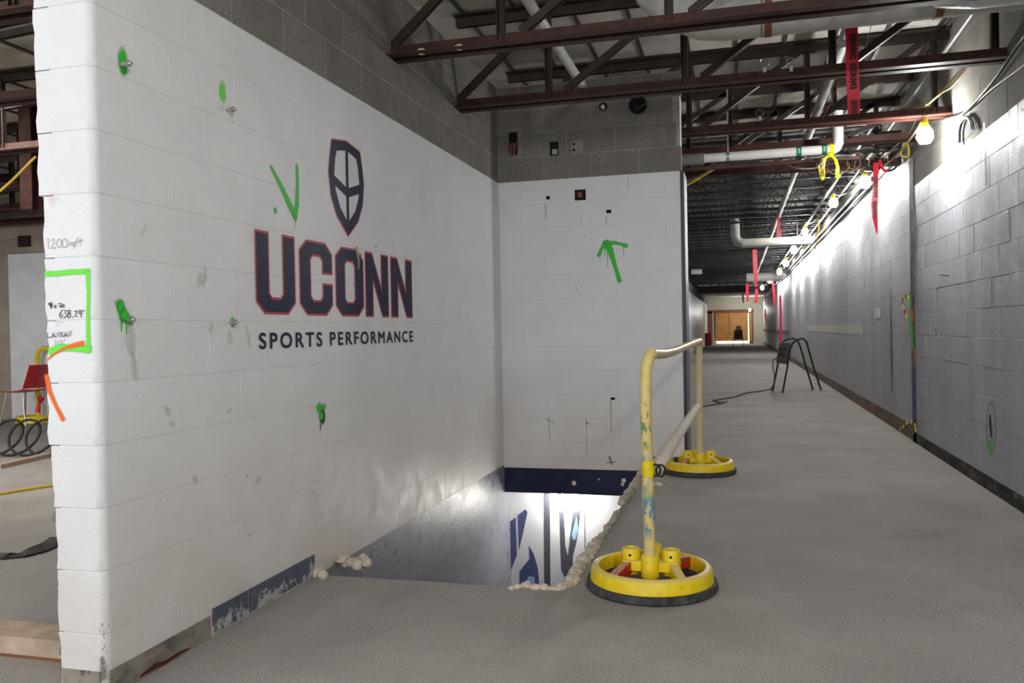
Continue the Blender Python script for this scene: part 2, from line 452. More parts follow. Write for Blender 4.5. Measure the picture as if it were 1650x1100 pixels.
def curve_mesh(splines=None, text=None, size=1., offset=0., extrude=0., sx=1., spacing=1.):
    if text is not None:
        c = bpy.data.curves.new('tmp', 'FONT'); c.body = text; c.size = size; c.space_character = spacing
    else:
        c = bpy.data.curves.new('tmp', 'CURVE'); c.dimensions = '2D'; c.fill_mode = 'BOTH'
        for sp_ in splines:
            s_ = c.splines.new('POLY'); s_.points.add(len(sp_) - 1); s_.use_cyclic_u = True
            for p, (x, y) in zip(s_.points, sp_): p.co = (x, y, 0, 1)
    c.offset = offset; c.extrude = extrude
    o = bpy.data.objects.new('tmp', c); COL.objects.link(o)
    dg = bpy.context.evaluated_depsgraph_get()
    me = bpy.data.meshes.new_from_object(o.evaluated_get(dg))
    bpy.data.objects.remove(o); bpy.data.curves.remove(c)
    return me
def bold(txt, d, spacing=1.):
    base_ = curve_mesh(text=txt, size=1., spacing=spacing); bm = bmesh.new()
    for k in range(9):
        m2_ = base_.copy(); a_ = 2 * PI * k / 8; rr_ = 0 if k == 8 else d
        for v in m2_.vertices: v.co.x += rr_ * math.cos(a_); v.co.y += rr_ * math.sin(a_); v.co.z += k * .00006
        bm.from_mesh(m2_); bpy.data.meshes.remove(m2_)
    out_ = bpy.data.meshes.new('bold'); bm.to_mesh(out_); bm.free(); return out_
def put(name, me, mat, origin, ux, uy, parent=None, label=None):
    """place a flat mesh: local x along ux, local y along uy"""
    me.materials.clear(); me.materials.append(mat)
    ux = Vector(ux); uy = Vector(uy); off = world_off(parent) if parent else Vector((0, 0, 0))
    for v in me.vertices:
        v.co = Vector(origin) + ux * v.co.x + uy * v.co.y + ux.cross(uy).normalized() * v.co.z - off
    o = bpy.data.objects.new(name, me); COL.objects.link(o)
    if parent: o.parent = parent
    if label: o['label'] = label
    return o
def poly_on(name, px, ax, val, mat, parent, lift, label=None, th=.0008):
    """flat painted polygon on the plane ax=val from traced outline"""
    pts = [at(x, y, ax, val) for x, y in px]
    n = {'X': Vector((1, 0, 0)), 'Y': Vector((0, -1, 0))}[ax] * lift
    if ax == 'Y': sp_ = [[(p.x, p.z) for p in pts]]; me = curve_mesh(sp_); o = put(name, me, mat, Vector((0, val, 0)) + n, (1, 0, 0), (0, 0, 1), parent, label)
    else: sp_ = [[(p.y, p.z) for p in pts]]; me = curve_mesh(sp_); o = put(name, me, mat, Vector((val, 0, 0)) + n, (0, 1, 0), (0, 0, 1), parent, label)
    return o

# ------------------------------------------------------------------ dimensions
XL, XR, YE, YN = -1.978, 1.65, 6.953, 2.234
BL, BH, G = .4064, .2032, .0030
HX = -.755                                  # right edge of the stair opening
HY = 3.63                                   # front edge of the stair opening
DECK = 3.49
WTOP = 16 * BH

_bm = {}
def block_mesh(wd, ht, mat, d=.03, c=.0016):
    key = (round(wd, 3), round(ht, 3), mat, d)
    if key in _bm: return _bm[key]
    x0, x1, z0, z1 = G / 2, wd - G / 2, G / 2, ht - G / 2
    m = MB()
    fr = [(x0 + c, 0, z0 + c), (x1 - c, 0, z0 + c), (x1 - c, 0, z1 - c), (x0 + c, 0, z1 - c)]
    md = [(x0, c, z0), (x1, c, z0), (x1, c, z1), (x0, c, z1)]
    bk = [(x0, d, z0), (x1, d, z0), (x1, d, z1), (x0, d, z1)]
    m.add(fr + md + bk, [(0, 1, 2, 3)] + [(i, i + 4, (i + 1) % 4 + 4, (i + 1) % 4) for i in range(4)] + [(i + 4, i + 8, (i + 1) % 4 + 8, (i + 1) % 4 + 4) for i in range(4)])
    me = m.mesh('block', M[mat]); _bm[key] = me; return me
def put_block(parent, loc, rot, wd, ht, mat, d=.03):
    o = bpy.data.objects.new('block', block_mesh(wd, ht, mat, d)); COL.objects.link(o)
    o.parent = parent; o.location = Vector(loc) - world_off(parent)
    o.rotation_euler = (0, 0, rot); return o

# ------------------------------------------------------------------ floor
fl = MB()
NX = 26
TH = .20
def wav(x): return HY + .012 * noise.noise(Vector((x * 4, 0, 3))) + (.02 if x > -1.0 else 0) * (x + 1.0) / .25 * 2
xs = [XL - .002 + (HX - XL + .002) * i / NX for i in range(NX + 1)]
ex = []
for i, x in enumerate(xs): ex.append((x, wav(x)))
fl.box(-14, XL - .03, -9, 10.2, -TH, 0)
fl.add([(XL - .03, -9, 0), (XL - .002, -9, 0), (XL - .002, HY, 0), (XL - .03, HY, 0)], [(0, 1, 2, 3)])                       # left of the wall line
fl.box(XL, HX, YE + .01, 70, -TH, 0)
fl.box(HX, 2.6, -9, 70, -TH, 0)
fl.box(-9, XL, 10.2, 70, -TH, 0)
for i in range(NX):
    (x0, y0), (x1, y1) = ex[i], ex[i + 1]
    fl.add([(x0, -9, 0), (x1, -9, 0), (x1, y1, 0), (x0, y0, 0), (x0, -9, -TH), (x1, -9, -TH), (x1, y1 + .01, -TH), (x0, y0 + .01, -TH)],
           [(0, 1, 2, 3), (2, 6, 7, 3), (4, 7, 6, 5)])
floor = fl.build('floor', M['floor']); tag(floor, kind='structure')

# ------------------------------------------------------------------ left wall (painted)
core = MB().box(XL - .16, XL - .0010, YN + .04, YE + .02, 0, WTOP)
wl = core.build('wall_left', M['white_mortar']); tag(wl, kind='structure')
core2 = MB().box(XL - .15, XL - .0006, YN + .06, YE + .02, 12 * BH, WTOP - .001)
o = core2.build('upper_mortar', M['raw_mortar'], wl); tag(o, label='bare grey mortar of the unpainted upper courses')
Y0 = 2.4072
def corner_block(c, y1, xl, mat):
    """end block with a rounded corner, full wall thickness"""
    z0 = c * BH + G / 2; z1 = (c + 1) * BH - G / 2
    r = .030; prof = [(XL, y1 - G / 2)]
    for k in range(7):
        t_ = PI / 2 * k / 6
        prof.append((XL - r + r * math.cos(t_), YN + r - r * math.sin(t_)))
    n = len(prof); zl = [0, .0016] + [(z1 - z0) * k / 5 for k in range(1, 5)] + [z1 - z0 - .0016, z1 - z0]; lv = len(zl); vs = []; fs = []
    rnd = random.Random(c * 13 + 5)
    for l in range(lv):
        z = z0 + zl[l]
        inset = .0016 if l in (0, lv - 1) else 0
        zz = z
        jx = xl + (rnd.uniform(-.004, .007) if 0 < l < lv - 1 else .004 * rnd.random())
        ring = [(x - inset, max(y, YN + inset), zz) for x, y in prof] + [(jx, YN + inset, zz), (jx + .004, y1 - G, zz)]
        vs += ring
    m_ = n + 2
    for l in range(lv - 1):
        for k in range(m_):
            k2 = (k + 1) % m_; fs.append((l * m_ + k, l * m_ + k2, (l + 1) * m_ + k2, (l + 1) * m_ + k))
    fs.append(tuple(range(m_))); fs.append(tuple((lv - 1) * m_ + k for k in range(m_)))
    MB().add(vs, fs).build('block', M[mat], wl, smooth=35)
def corner_mortar():
    r = .030; e_ = .0020; prof = [(XL - e_, YN + .3)]
    for k in range(7):
        t_ = PI / 2 * k / 6
        prof.append((XL - r + (r - e_) * math.cos(t_), YN + r - (r - e_) * math.sin(t_)))
    prof += [(-2.14, YN + e_), (-2.14, YN + .3)]
    n = len(prof); vs = [(x, y, z) for z in (0, WTOP - .004) for x, y in prof]
    fs = [(k, (k + 1) % n, n + (k + 1) % n, n + k) for k in range(n)] + [tuple(range(n)), tuple(range(n, 2 * n))]
    MB().add(vs, fs).build('corner_mortar', M['white_mortar'], wl, smooth=35)
corner_mortar()
XLE = [-2.158, -2.160, -2.158, -2.168, -2.182, -2.176, -2.178, -2.180, -2.196, -2.198, -2.200, -2.200, -2.2, -2.2, -2.2, -2.2]
for c in range(16):
    mat = 'white' if c < 12 else 'raw'
    first = Y0 if c % 2 else Y0 + BL / 2
    corner_block(c, first, XLE[c], mat)
    y = first
    while y < YE - .01:
        wd = min(BL, YE - y)
        if wd > .03: put_block(wl, (XL + random.uniform(-.0002, .0002), y, c * BH), PI / 2, wd, BH, mat)
        y += BL
NL = (1, 0, 0)
WX = XL
L = lambda x, y: at(x, y, 'X', WX)
# chips of bare block along the ragged left arris
ch = MB()
for (px, py, s_) in [(84, 835, .016), (90, 905, .02), (92, 935, .022), (93, 950, .016), (96, 1050, .015), (60, 95, .01)]:
    p = at(px, py, 'Y', YN); ch.blob((p.x, YN + .012, p.z), s_, (.8, .8, 1.3), .5, 1, int(py))
tag(ch.build('chipped_edge', M['raw'], wl), label='bare grey chips along the broken arris')

# ------------------------------------------------------------------ end wall
XE = -.43
core = MB().box(XL - .02, XE - .002, YE + .0010, YE + .19, -.02, WTOP)
we = core.build('wall_back', M['white_mortar']); tag(we, kind='structure')
MB().box(XL - .01, XE - .004, YE + .0006, YE + .18, 12 * BH, WTOP - .001).build('upper_mortar', M['raw_mortar'], we)['label'] = 'bare grey mortar of the unpainted upper courses'
XJ = XL + .1984
for c in range(16):
    mat = 'white' if c < 12 else 'raw'
    z = c * BH - (.02 if c == 0 else 0); ht = BH + (.02 if c == 0 else 0)
    x = XL; x1 = XJ if c % 2 else XJ + BL / 2
    end = XE + (.0 if c < 12 else [.006, -.03, -.055, .01][c - 12])
    while x < end - .02:
        x1 = min(x1, end)
        put_block(we, (x, YE + random.uniform(-.0002, .0002), z), 0, x1 - x, ht, mat, .1 if x1 >= end - .01 else .03)
        x = x1; x1 += BL
NE_ = (0, -1, 0)
E_ = lambda x, y: at(x, y, 'Y', YE)
# navy strip and grey steel jamb at its free end
MB().box(XE - .008, XE + .012, YE - .004, YE + .03, .0, 12 * BH).build('corner_strip', M['navy'], we)['label'] = 'navy painted corner strip'
tr = MB().box(XE + .0, XE + .022, YE + .03, YE + .42, 0, 12 * BH)
tag(tr.build('trim_1', M['frame_gray']), kind='structure')
tr = MB().box(HX + .03, XE - .006, YE - .006, YE + .0, 0, .10)
tag(tr.build('baseboard_back', M['teal_base']), kind='structure')
# holes and boxes in the end wall
def hole_box(name, px0, py0, px1, py1, depth, parent, fill=None, label=None, frame=None):
    a = E_(px0, py0); b = E_(px1, py1)
    m_ = MB().box(min(a.x, b.x), max(a.x, b.x), YE - .003, YE + .001, min(a.z, b.z), max(a.z, b.z))
    o_ = m_.build(name, M['hole'], parent)
    if label: o_['label'] = label
    return o_
hole_box('cavity', 926, 306, 944, 322, .05, we, label='square dark hole in the white blocks')
m_ = MB(); a = E_(931, 318); b = E_(938, 309)
m_.box(a.x, b.x, YE - .006, YE - .002, a.z, b.z).build('broken_core', M['rust'], we)
for (x0, y0, x1, y1) in [(880, 316, 886, 321), (977, 338, 985, 343), (984, 640, 991, 644)]:
    hole_box('anchor_hole', x0, y0, x1, y1, .02, we)
hole_box('cavity', 820, 214, 834, 249, .1, we, label='ragged dark hole with pipe stubs beside the corner')
m_ = MB()
for px in (824, 829): m_.tube([E_(px, 250) + Vector((0, -.012, 0)), E_(px, 236) + Vector((0, -.012, 0))], .012, 8)
m_.box(E_(818, 236).x, E_(836, 236).x, YE - .02, YE - .004, E_(820, 236).z, E_(820, 232).z)
m_.build('pipe_stub', M['rust'], we, smooth=40)
hole_box('cavity', 886, 229, 900, 250, .1, we, label='narrow dark slot in the bare blocks')
a = E_(890, 249); b = E_(898, 240); MB().box(a.x, b.x, YE - .006, YE - .002, a.z, b.z).build('broken_core', M['galv'], we)
a = E_(921, 247); b = E_(939, 226); MB().box(a.x, b.x, YE - .004, YE + .0, a.z, b.z).build('patch_plate', M['raw_tan'], we)
for py in (232, 242):
    MB().lathe([(0, 0), (.011, 0), (.011, .003), (0, .003)], E_(925, py) + Vector((0, -.008, 0)), 10, 'Y').build('anchor_hole', M['hole'], we)
p = E_(1028, 170); MB().lathe([(0, 0), (.075, 0), (.075, .006), (0, .006)], p + Vector((0, -.008, 0)), 20, 'Y').build('round_cavity', M['hole'], we)['label'] = 'round hole with cut cables under the red steel joist'
m_ = MB(); m_.lathe([(.075, -.02), (.082, -.02), (.082, .0), (.075, .0)], p + Vector((0, -.0, 0)), 20, 'Y', close=True); m_.build('sleeve', M['raw'], we, smooth=40)
m_ = MB()
for k in range(5): m_.tube([p + Vector((-.05 + k * .022, .0, -.03)), p + Vector((-.03 + k * .02, -.05, .0)), p + Vector((.0 + k * .018, -.09, -.055 + .01 * k))], .011, 7)
m_.build('cut_cables', M['black_cord'], we, smooth=40)
p = E_(972, 172); MB().lathe([(0, 0), (.035, 0), (.035, .004), (0, .004)], p + Vector((0, -.006, 0)), 14, 'Y').build('round_cavity', M['hole'], we)
m_ = MB().tube([p + Vector((.0, .0, -.012)), p + Vector((.004, -.05, -.012))], .018, 10); m_.build('pipe_stub', M['pvc'], we, smooth=40)
# scuffs and drips on the end wall
sc = []
for (x0, y0, x1, y1, w_) in [(879, 330, 880, 350, .012), (977, 348, 977, 360, .010), (1012, 285, 1012, 306, .006), (984, 645, 985, 698, .010), (885, 672, 886, 712, .008),
                             (945, 675, 946, 730, .008), (880, 675, 893, 681, .012), (944, 680, 951, 683, .014), (982, 736, 986, 748, .03), (978, 745, 992, 744, .016), (928, 462, 935, 474, .007),
                             (926, 675, 928, 677, .006), (936, 352, 937, 365, .006), (942, 380, 942, 381, .01), (862, 630, 864, 632, .008)]:
    sc.append(([E_(x0, y0), E_((x0 + x1) / 2, (y0 + y1) / 2), E_(x1, y1)], [w_ * 1.1, w_ * .7, w_ * .8]))
stroke('scuff_mark', sc, .01, M['scuff'], NE_, we)
EE = lambda l: [E_(*p) for p in l]
stroke('spray_arrow', [(EE([(977, 391), (983, 402), (988, 418), (993, 435), (998, 452)]), [.075, .07, .05, .04, .05]),
                       (EE([(976, 391), (990, 391), (1000, 393), (1009, 396)]), [.05, .04, .03, .045]),
                       (EE([(974, 394), (969, 402), (965, 411)]), [.05, .035, .045]),
                       (EE([(979, 400), (979, 415), (979, 430)]), [.012, .008, .005]), (EE([(975, 400), (975, 412)]), [.012, .006]),
                       (EE([(1005, 398), (1005, 411)]), [.01, .005]), (EE([(997, 452), (997, 460)]), [.01, .005])], .05, M['sp_green'], NE_, we, label='bright green sprayed arrow')

# ------------------------------------------------------------------ stairwell below
sl = MB().box(XL - .2, XL - .0006, HY - .3, 7.3, -3.0, -.0)
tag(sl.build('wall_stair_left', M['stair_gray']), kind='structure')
sb = MB().box(XL, 1.2, 7.12, 7.3, -3.0, -.2)
wsb = sb.build('wall_stair_back', M['stair_white']); tag(wsb, kind='structure')
sr = MB().box(HX + .06, HX + .2, HY - .3, 7.12, -3.0, -.2)
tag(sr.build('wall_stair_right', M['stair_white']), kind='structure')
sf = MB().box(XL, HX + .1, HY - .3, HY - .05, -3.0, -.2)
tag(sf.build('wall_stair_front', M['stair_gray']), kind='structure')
tag(MB().box(XL - .2, .2, HY - .4, 7.3, -3.1, -3.0).build('floor_stair', M['floor']), kind='structure')
hd = MB().box(XL + .004, HX + .05, YE + .003, YE + .035, -.235, -.022)
hdr = hd.build('trim_2', M['navy']); tag(hdr, kind='structure')
m_ = MB()
for px, py, r in [(925, 778, .02), (965, 772, .008), (1005, 774, .02), (1003, 780, .014)]:
    p = at(px, py, 'Y', YE); m_.lathe([(0, 0), (r, .0), (r * .6, .003)], (p.x, YE - .001, p.z), 9, 'Y')
m_.build('plaster_spatter', M['foam'], hdr)
Z4 = lambda x, y: (800 + x / 5., 740 + y / 5.)
def mural(name, pts, mat, lift, label): poly_on(name, [Z4(*p) for p in pts], 'Y', 7.12, mat, wsb, lift, label)
mural('mural_shape', [(95, 510), (155, 465), (165, 770), (118, 890), (116, 1090), (106, 1090)], M['mural_blue'], .001, 'navy blue slanted mural shape by the corner')
mural('mural_shape', [(170, 450), (235, 400), (250, 425), (215, 590), (180, 735)], M['mural_blue'], .001, 'navy blue curved blade shape of the mural')
mural('mural_shape', [(380, 235), (430, 235), (435, 1090), (385, 1090)], M['mural_gray'], .001, 'dark grey vertical band of the mural')
mural('mural_shape', [(498, 235), (540, 330), (555, 700), (575, 775), (612, 450), (625, 370), (628, 245), (632, 375), (680, 335), (672, 470), (645, 660), (615, 780), (612, 1000), (575, 1000), (520, 890)], M['mural_gray'], .001, 'dark grey forked shape of the mural')
mural('mural_shape', [(645, 460), (660, 560), (640, 640), (618, 650), (605, 610)], M['mural_light'], .002, 'pale blue drop in the dark fork')
mural('mural_shape', [(260, 690), (300, 760), (335, 880), (352, 1090), (185, 1090), (185, 900), (265, 800)], M['mural_blue'], .001, 'navy blue horn shape low in the mural')
mural('mural_shape', [(255, 940), (305, 945), (312, 1000), (300, 1090), (240, 1090)], M['mural_light'], .002, 'pale blue patch in the navy horn')
mural('mural_shape', [(262, 990), (272, 950), (277, 1090), (266, 1090)], M['navy_logo'], .003, 'thin dark sliver in the pale patch')
mural('mural_shape', [(708, 400), (713, 400), (718, 790), (711, 790)], M['mural_gray'], .001, 'thin grey wall joint')
mural('mural_shape', [(558, 395), (568, 395), (568, 413), (558, 413)], M['black'], .002, 'small black hole')

# ------------------------------------------------------------------ right wall
RZ = .035
YJ = 8.93
core = MB().box(XR + .0018, XR + .3, -2.0, YJ - .02, -.02, DECK)
wr = core.build('wall_right', M['gray_mortar']); tag(wr, kind='structure')
MB().box(XR + .0012, XR + .29, -1.9, YJ - .03, RZ + 12 * BH, DECK - .001).build('upper_mortar', M['raw_mortar'], wr)['label'] = 'bare grey mortar of the unpainted upper courses'
ystart = 3.2
for c in range(0, 17):
    z = RZ + c * BH
    if c == 0: z0 = 0; ht = BH + RZ
    else: z0 = z; ht = BH
    y = YJ; w1 = BL if c % 2 else BL / 2
    while y > ystart:
        wd = w1; w1 = BL
        painted = c < 12 or (c == 12 and y < 5.75)
        put_block(wr, (XR + random.uniform(-.0012, .0012), y, z0), -PI / 2, wd, ht, 'gray' if painted else 'raw')
        y -= wd
tag(MB().box(XR - .006, XR + .0, -1.9, YJ - .02, 0, .098).build('baseboard_right', M['old_glue']), kind='structure')
tag(MB().box(XR - .006, XR + .28, YJ - .15, YJ + .04, 0, 2.75).build('trim_3', M['seam']), kind='structure')
# far stretch of the right wall: receding courses
XF = XR + .012
wf = MB().box(XF + .002, XF + .25, YJ + .04, 62, -.02, DECK).build('wall_right_far', M['gray_mortar']); tag(wf, kind='structure')
m_ = MB(); m2 = MB()
for c in range(17):
    y = YJ + .045; first = True
    while y < 30:
        y1 = y + (BL / 2 if first and c % 2 else BL); first = False
        z0 = c * BH + RZ if c else 0; z1 = (c + 1) * BH + RZ; g = G / 2
        tgt = m_ if c < 14 else m2
        pr = random.uniform(-.0008, .0008)
        tgt.add([(XF + pr, y + g, z0 + g), (XF + pr, y1 - g, z0 + g), (XF + pr, y1 - g, z1 - g), (XF + pr, y + g, z1 - g),
                 (XF + .01, y + g, z0 + g), (XF + .01, y1 - g, z0 + g), (XF + .01, y1 - g, z1 - g), (XF + .01, y + g, z1 - g)],
                [(0, 1, 2, 3), (0, 4, 5, 1), (1, 5, 6, 2), (2, 6, 7, 3), (3, 7, 4, 0)])
        y = y1
m_.box(XF - .0005, XF + .01, 30.02, 61.9, 0, 14 * BH + RZ)
m2.box(XF - .0005, XF + .01, 30.02, 61.9, 14 * BH + RZ, DECK)
tag(m_.build('blocks', M['gray'], wf), label='receding painted block courses', kind='stuff')
tag(m2.build('blocks', M['raw'], wf), label='receding bare block courses', kind='stuff')
tag(MB().box(XF - .005, XF, YJ + .05, 60, 0, .15).build('baseboard_right_far', M['brown_glue']), kind='structure')
NR = (-1, 0, 0)
Rw = lambda x, y: at(x, y, 'X', XR)
Rf = lambda x, y: at(x, y, 'X', XF)
# band of lighter paint and the bumper rail further down
MB().box(XF - .003, XF, 12.45, 22.0, 1.02, 1.16).build('paint_band', M['tan_paint'], wf)['label'] = 'pale unpainted band where a rail was'
br = MB().box(XF - .06, XF - .002, 30, 58, .86, 1.0)
tag(br.build('bumper_rail', M['handrail']), 'dark grey bumper rail on far stretch of right wall', 'rail')
stroke('scuff_mark', [([Rf(1435, 465), Rf(1436, 520), Rf(1437, 580), Rf(1438, 632)], [.06, .16, .20, .06]),
                      ([Rf(1353, 415), Rf(1354, 445)], [.03, .03]), ([Rf(1393, 448), Rf(1393, 462)], [.04, .03]), ([Rf(1348, 568), Rf(1349, 577)], [.06, .06]),
                      ([Rf(1442, 640), Rf(1446, 655), Rf(1447, 690)], [.02, .02, .02])], .02, M['scuff'], NR, wf)
MB().box(XF - .006, XF, Rf(1418, 500).y, Rf(1410, 500).y, 1.235, 1.36).build('switch_plate', M['pvc'], wf)['label'] = 'small white wall plate'
# stains in the seam
stroke('spray_mark', [([Rw(1468, 476), Rw(1470, 510), Rw(1472, 560)], [.12, .18, .14])], .05, M['sp_green'], NR, wr, .0085, 'green spray along the dark seam')
stroke('spray_mark', [([Rw(1471, 500), Rw(1473, 515)], [.12, .10]), ([Rw(1475, 565), Rw(1476, 582)], [.10, .08])], .05, M['sp_orange'], NR, wr, .009, 'orange spray on the seam edge')
M['sp_blue'] = spray('blue_spray_paint', (.09, .13, .42), k=1.3, dens=.8)
stroke('spray_mark', [([Rw(1472, 600), Rw(1473, 630), Rw(1474, 675)], [.14, .18, .14])], .05, M['sp_blue'], NR, wr, .0085, 'blue spray low on the seam')
ov = []
for k in range(21):
    t_ = 2 * PI * k / 20
    ov.append(Rw(1597 + 7.5 * math.sin(t_), 689 - 40 * math.cos(t_)))
stroke('spray_ring', [(ov, [.020] * 21), ([Rw(1595, 715), Rw(1597, 730)], [.06, .03])], .02, M['sp_green'], NR, wr, label='green sprayed ring around a hole')
stroke('broken_hole', [([Rw(1596, 672), Rw(1597, 690), Rw(1598, 702)], [.045, .065, .04])], .03, M['marker'], NR, wr, .004, 'dark broken slot inside the green ring')
stroke('spray_mark', [([Rw(1646, 178), Rw(1646, 205)], [.05, .05]), ([Rw(1650, 182), Rw(1651, 235)], [.07, .04])], .05, M['sp_green'], NR, wr, .004, 'green spray blot at the paint line')
stroke('scuff_mark', [([Rw(1586, 200), Rw(1588, 240), Rw(1590, 298)], [.05, .08, .06]), ([Rw(1514, 443), Rw(1530, 444)], [.02, .02]),
                      ([Rw(1508, 530), Rw(1509, 543)], [.04, .03]), ([Rw(1553, 330), Rw(1553, 350)], [.02, .02]), ([Rw(1549, 232), Rw(1549, 274)], [.01, .01])], .02, M['scuff'], NR, wr)
# arched sleeve in the bare courses
ap = [(1551, 230), (1551, 212), (1554, 198), (1560, 189), (1566, 188), (1572, 196), (1574, 207)]
pts = [Rw(*p) + Vector((-.004, 0, 0)) for p in ap]
me = curve_mesh([[(-p.y, p.z) for p in pts]])
put('arched_cavity', me, M['hole'], (XR - .003, 0, 0), (0, -1, 0), (0, 0, 1), wr, 'arched hole through the bare courses')
m_ = MB().tube([p + Vector((-.02, 0, 0)) for p in pts], .014, 8); m_.build('cavity_sleeve', M['galv'], wr, smooth=40)['label'] = 'bent metal sleeve around the arched hole'

# ------------------------------------------------------------------ baseboard on the left wall
bb = MB().box(XL + .0002, XL + .005, YN + .01, at(338, 1000, 'X', XL).y, .0, .085).build('baseboard_left', M['glue']); tag(bb, kind='structure')
ys = [at(p, 950, 'X', XL).y for p in (339, 399, 478, 507)]
for i in range(3):
    MB().box(XL + .0002, XL + .008, ys[i] + .007, ys[i + 1] - .007, .012, .108).build('base_tile', M['comb'], bb)
stroke('red_residue', [([(XL, ys[0] - .40, .012), (XL, ys[0] - .33, .018), (XL, ys[0] - .27, .010), (XL, ys[0] - .20, .014), (XL, ys[0] - .14, .010)], [.012, .026, .018, .016, .008])], .02, spray('dark_red_residue', (.10, .012, .015), k=.9), (1, 0, 0), bb, .0056)
MB().box(-2.150, XL - .022, YN - .0015, YN + .002, 0, .085).build('end_strip', M['glue'], bb)

# ------------------------------------------------------------------ lettering and marks on the left wall
def letter(name, splines, y0, y1, z0, z1, label):
    sp_ = [[(y0 + s_ * (y1 - y0), z0 + t_ * (z1 - z0)) for s_, t_ in q_] for q_ in splines]
    a = put('letter', curve_mesh(sp_, offset=.0), M['navy_logo'], (XL + .0030, 0, 0), (0, 1, 0), (0, 0, 1), wl, label)
    b = put('outline', curve_mesh(sp_, offset=.0105), M['red_logo'], (XL + .0022, 0, 0), (0, 1, 0), (0, 0, 1), a)
    return a
U_ = [[(0, 1), (.29, 1), (.29, .23), (.38, .16), (.62, .16), (.71, .23), (.71, 1), (1, 1), (1, .14), (.80, 0), (.20, 0), (0, .14)]]
C_ = [[(0, .86), (.20, 1), (.80, 1), (1, .86), (1, .60), (.72, .60), (.72, .77), (.62, .84), (.38, .84), (.29, .77), (.29, .23), (.38, .16), (.62, .16), (.72, .23), (.72, .41), (1, .41), (1, .14), (.80, 0), (.20, 0), (0, .14)]]
O_ = [[(0, .86), (.20, 1), (.80, 1), (1, .86), (1, .14), (.80, 0), (.20, 0), (0, .14)], [(.29, .77), (.29, .23), (.38, .16), (.62, .16), (.71, .23), (.71, .77), (.62, .84), (.38, .84)]]
N_ = [[(0, 0), (0, 1), (.27, 1), (.72, .36), (.72, 1), (1, 1), (1, 0), (.74, 0), (.28, .66), (.28, 0)]]
e = .009
for nm, sp_, a, b in (('U', U_, 3.146, 3.476), ('C', C_, 3.516, 3.845), ('O', O_, 3.879, 4.208), ('N', N_, 4.232, 4.545), ('N', N_, 4.582, 4.913)):
    letter('letter', sp_, a + e, b - e, 1.262, 1.603, 'navy block letter %s with crimson outline' % nm)
def fit_text(txt, y0, y1, z0, z1, offset, mat, spacing=1.1):
    me = bold(txt, offset, spacing)
    xs_ = [v.co.x for v in me.vertices]; ys_ = [v.co.y for v in me.vertices]
    a, b, c, d = min(xs_), max(xs_), min(ys_), max(ys_)
    for v in me.vertices:
        v.co.x = y0 + (v.co.x - a) / (b - a) * (y1 - y0); v.co.y = z0 + (v.co.y - c) / (d - c) * (z1 - z0)
    return me
put('lettering', fit_text('SPORTS', 3.160, 3.722, 1.100, 1.172, .024, None, 1.32), M['navy_logo'], (XL + .003, 0, 0), (0, 1, 0), (0, 0, 1), wl, 'navy lettering, first word')
put('lettering', fit_text('PERFORMANCE', 3.803, 4.911, 1.102, 1.172, .024, None, 1.32), M['navy_logo'], (XL + .003, 0, 0), (0, 1, 0), (0, 0, 1), wl, 'navy lettering, second word')
# plain crest above the lettering (a generic stand-in of the same size and colours)
def crest(pts): return [[(3.832 + s_ * .402, 1.680 + t_ * .49) for s_, t_ in q_] for q_ in pts]
out = [(.0, .62), (.05, .80), (.10, .95), (.5, 1.0), (.90, .95), (.95, .80), (1.0, .62), (.95, .38), (.80, .18), (.5, .0), (.20, .18), (.05, .38)]
inn = [(.14, .60), (.17, .76), (.22, .86), (.46, .90), (.46, .16), (.28, .28), (.17, .44)]
inr = [(1 - a, b) for a, b in inn][::-1]
cr = put('crest', curve_mesh(crest([out, inn, inr])), M['navy_logo'], (XL + .0030, 0, 0), (0, 1, 0), (0, 0, 1), wl, 'navy and white crest with crimson edge')
put('crest_edge', curve_mesh(crest([out]), offset=.008), M['red_logo'], (XL + .0021, 0, 0), (0, 1, 0), (0, 0, 1), cr)
put('crest_field', curve_mesh(crest([[(s_ * .94 + .03, t_ * .96 + .02) for s_, t_ in out]])), M['white_logo'], (XL + .0025, 0, 0), (0, 1, 0), (0, 0, 1), cr)
put('crest_band', curve_mesh(crest([[(.10, .50), (.5, .40), (.9, .50), (.9, .60), (.5, .50), (.10, .60)]])), M['navy_logo'], (XL + .0032, 0, 0), (0, 1, 0), (0, 0, 1), cr)
LL = lambda l: [L(*p) for p in l]
stroke('spray_tick', [(LL([(436, 268), (450, 295), (464, 325), (475, 348)]), [.02, .035, .05, .05]), (LL([(478, 268), (479, 300), (478, 330), (475, 350)]), [.03, .035, .045, .04]),
                      (LL([(476, 348), (476, 366)]), [.014, .006])], .03, M['sp_green'], NL, wl, label='green sprayed check mark')
spot('spray_mark', [(L(443, 339), .018, .02)], M['sp_green'], NL, wl, .003, 'green dot beside the check mark')
spot('spray_mark', [(L(198, 112), .022, .022), (L(197, 98), .03, .06)], M['sp_green'], NL, wl, label='green blot behind the upper left bolt')
spot('spray_mark', [(L(358, 148), .028, .055)], M['sp_lime'], NL, wl, label='faint green puff above a bolt')
spot('spray_mark', [(L(194, 494), .022, .03), (L(200, 508), .03, .030), (L(208, 516), .022, .022)], M['sp_green'], NL, wl, label='green blot with two runs')
stroke('spray_mark', [(LL([(195, 510), (195, 534)]), [.012, .006]), (LL([(203, 515), (203, 538)]), [.010, .006]), (LL([(192, 490), (198, 510)]), [.05, .05])], .02, M['sp_green'], NL, wl)
spot('spray_mark', [(L(374, 519), .020, .028)], M['sp_green'], NL, wl, label='green blot around the short bolt')
spot('spray_mark', [(L(514, 657), .035, .035), (L(521, 655), .03, .02), (L(517, 670), .03, .03)], M['sp_green'], NL, wl, .0032, 'green blot over a round hole')
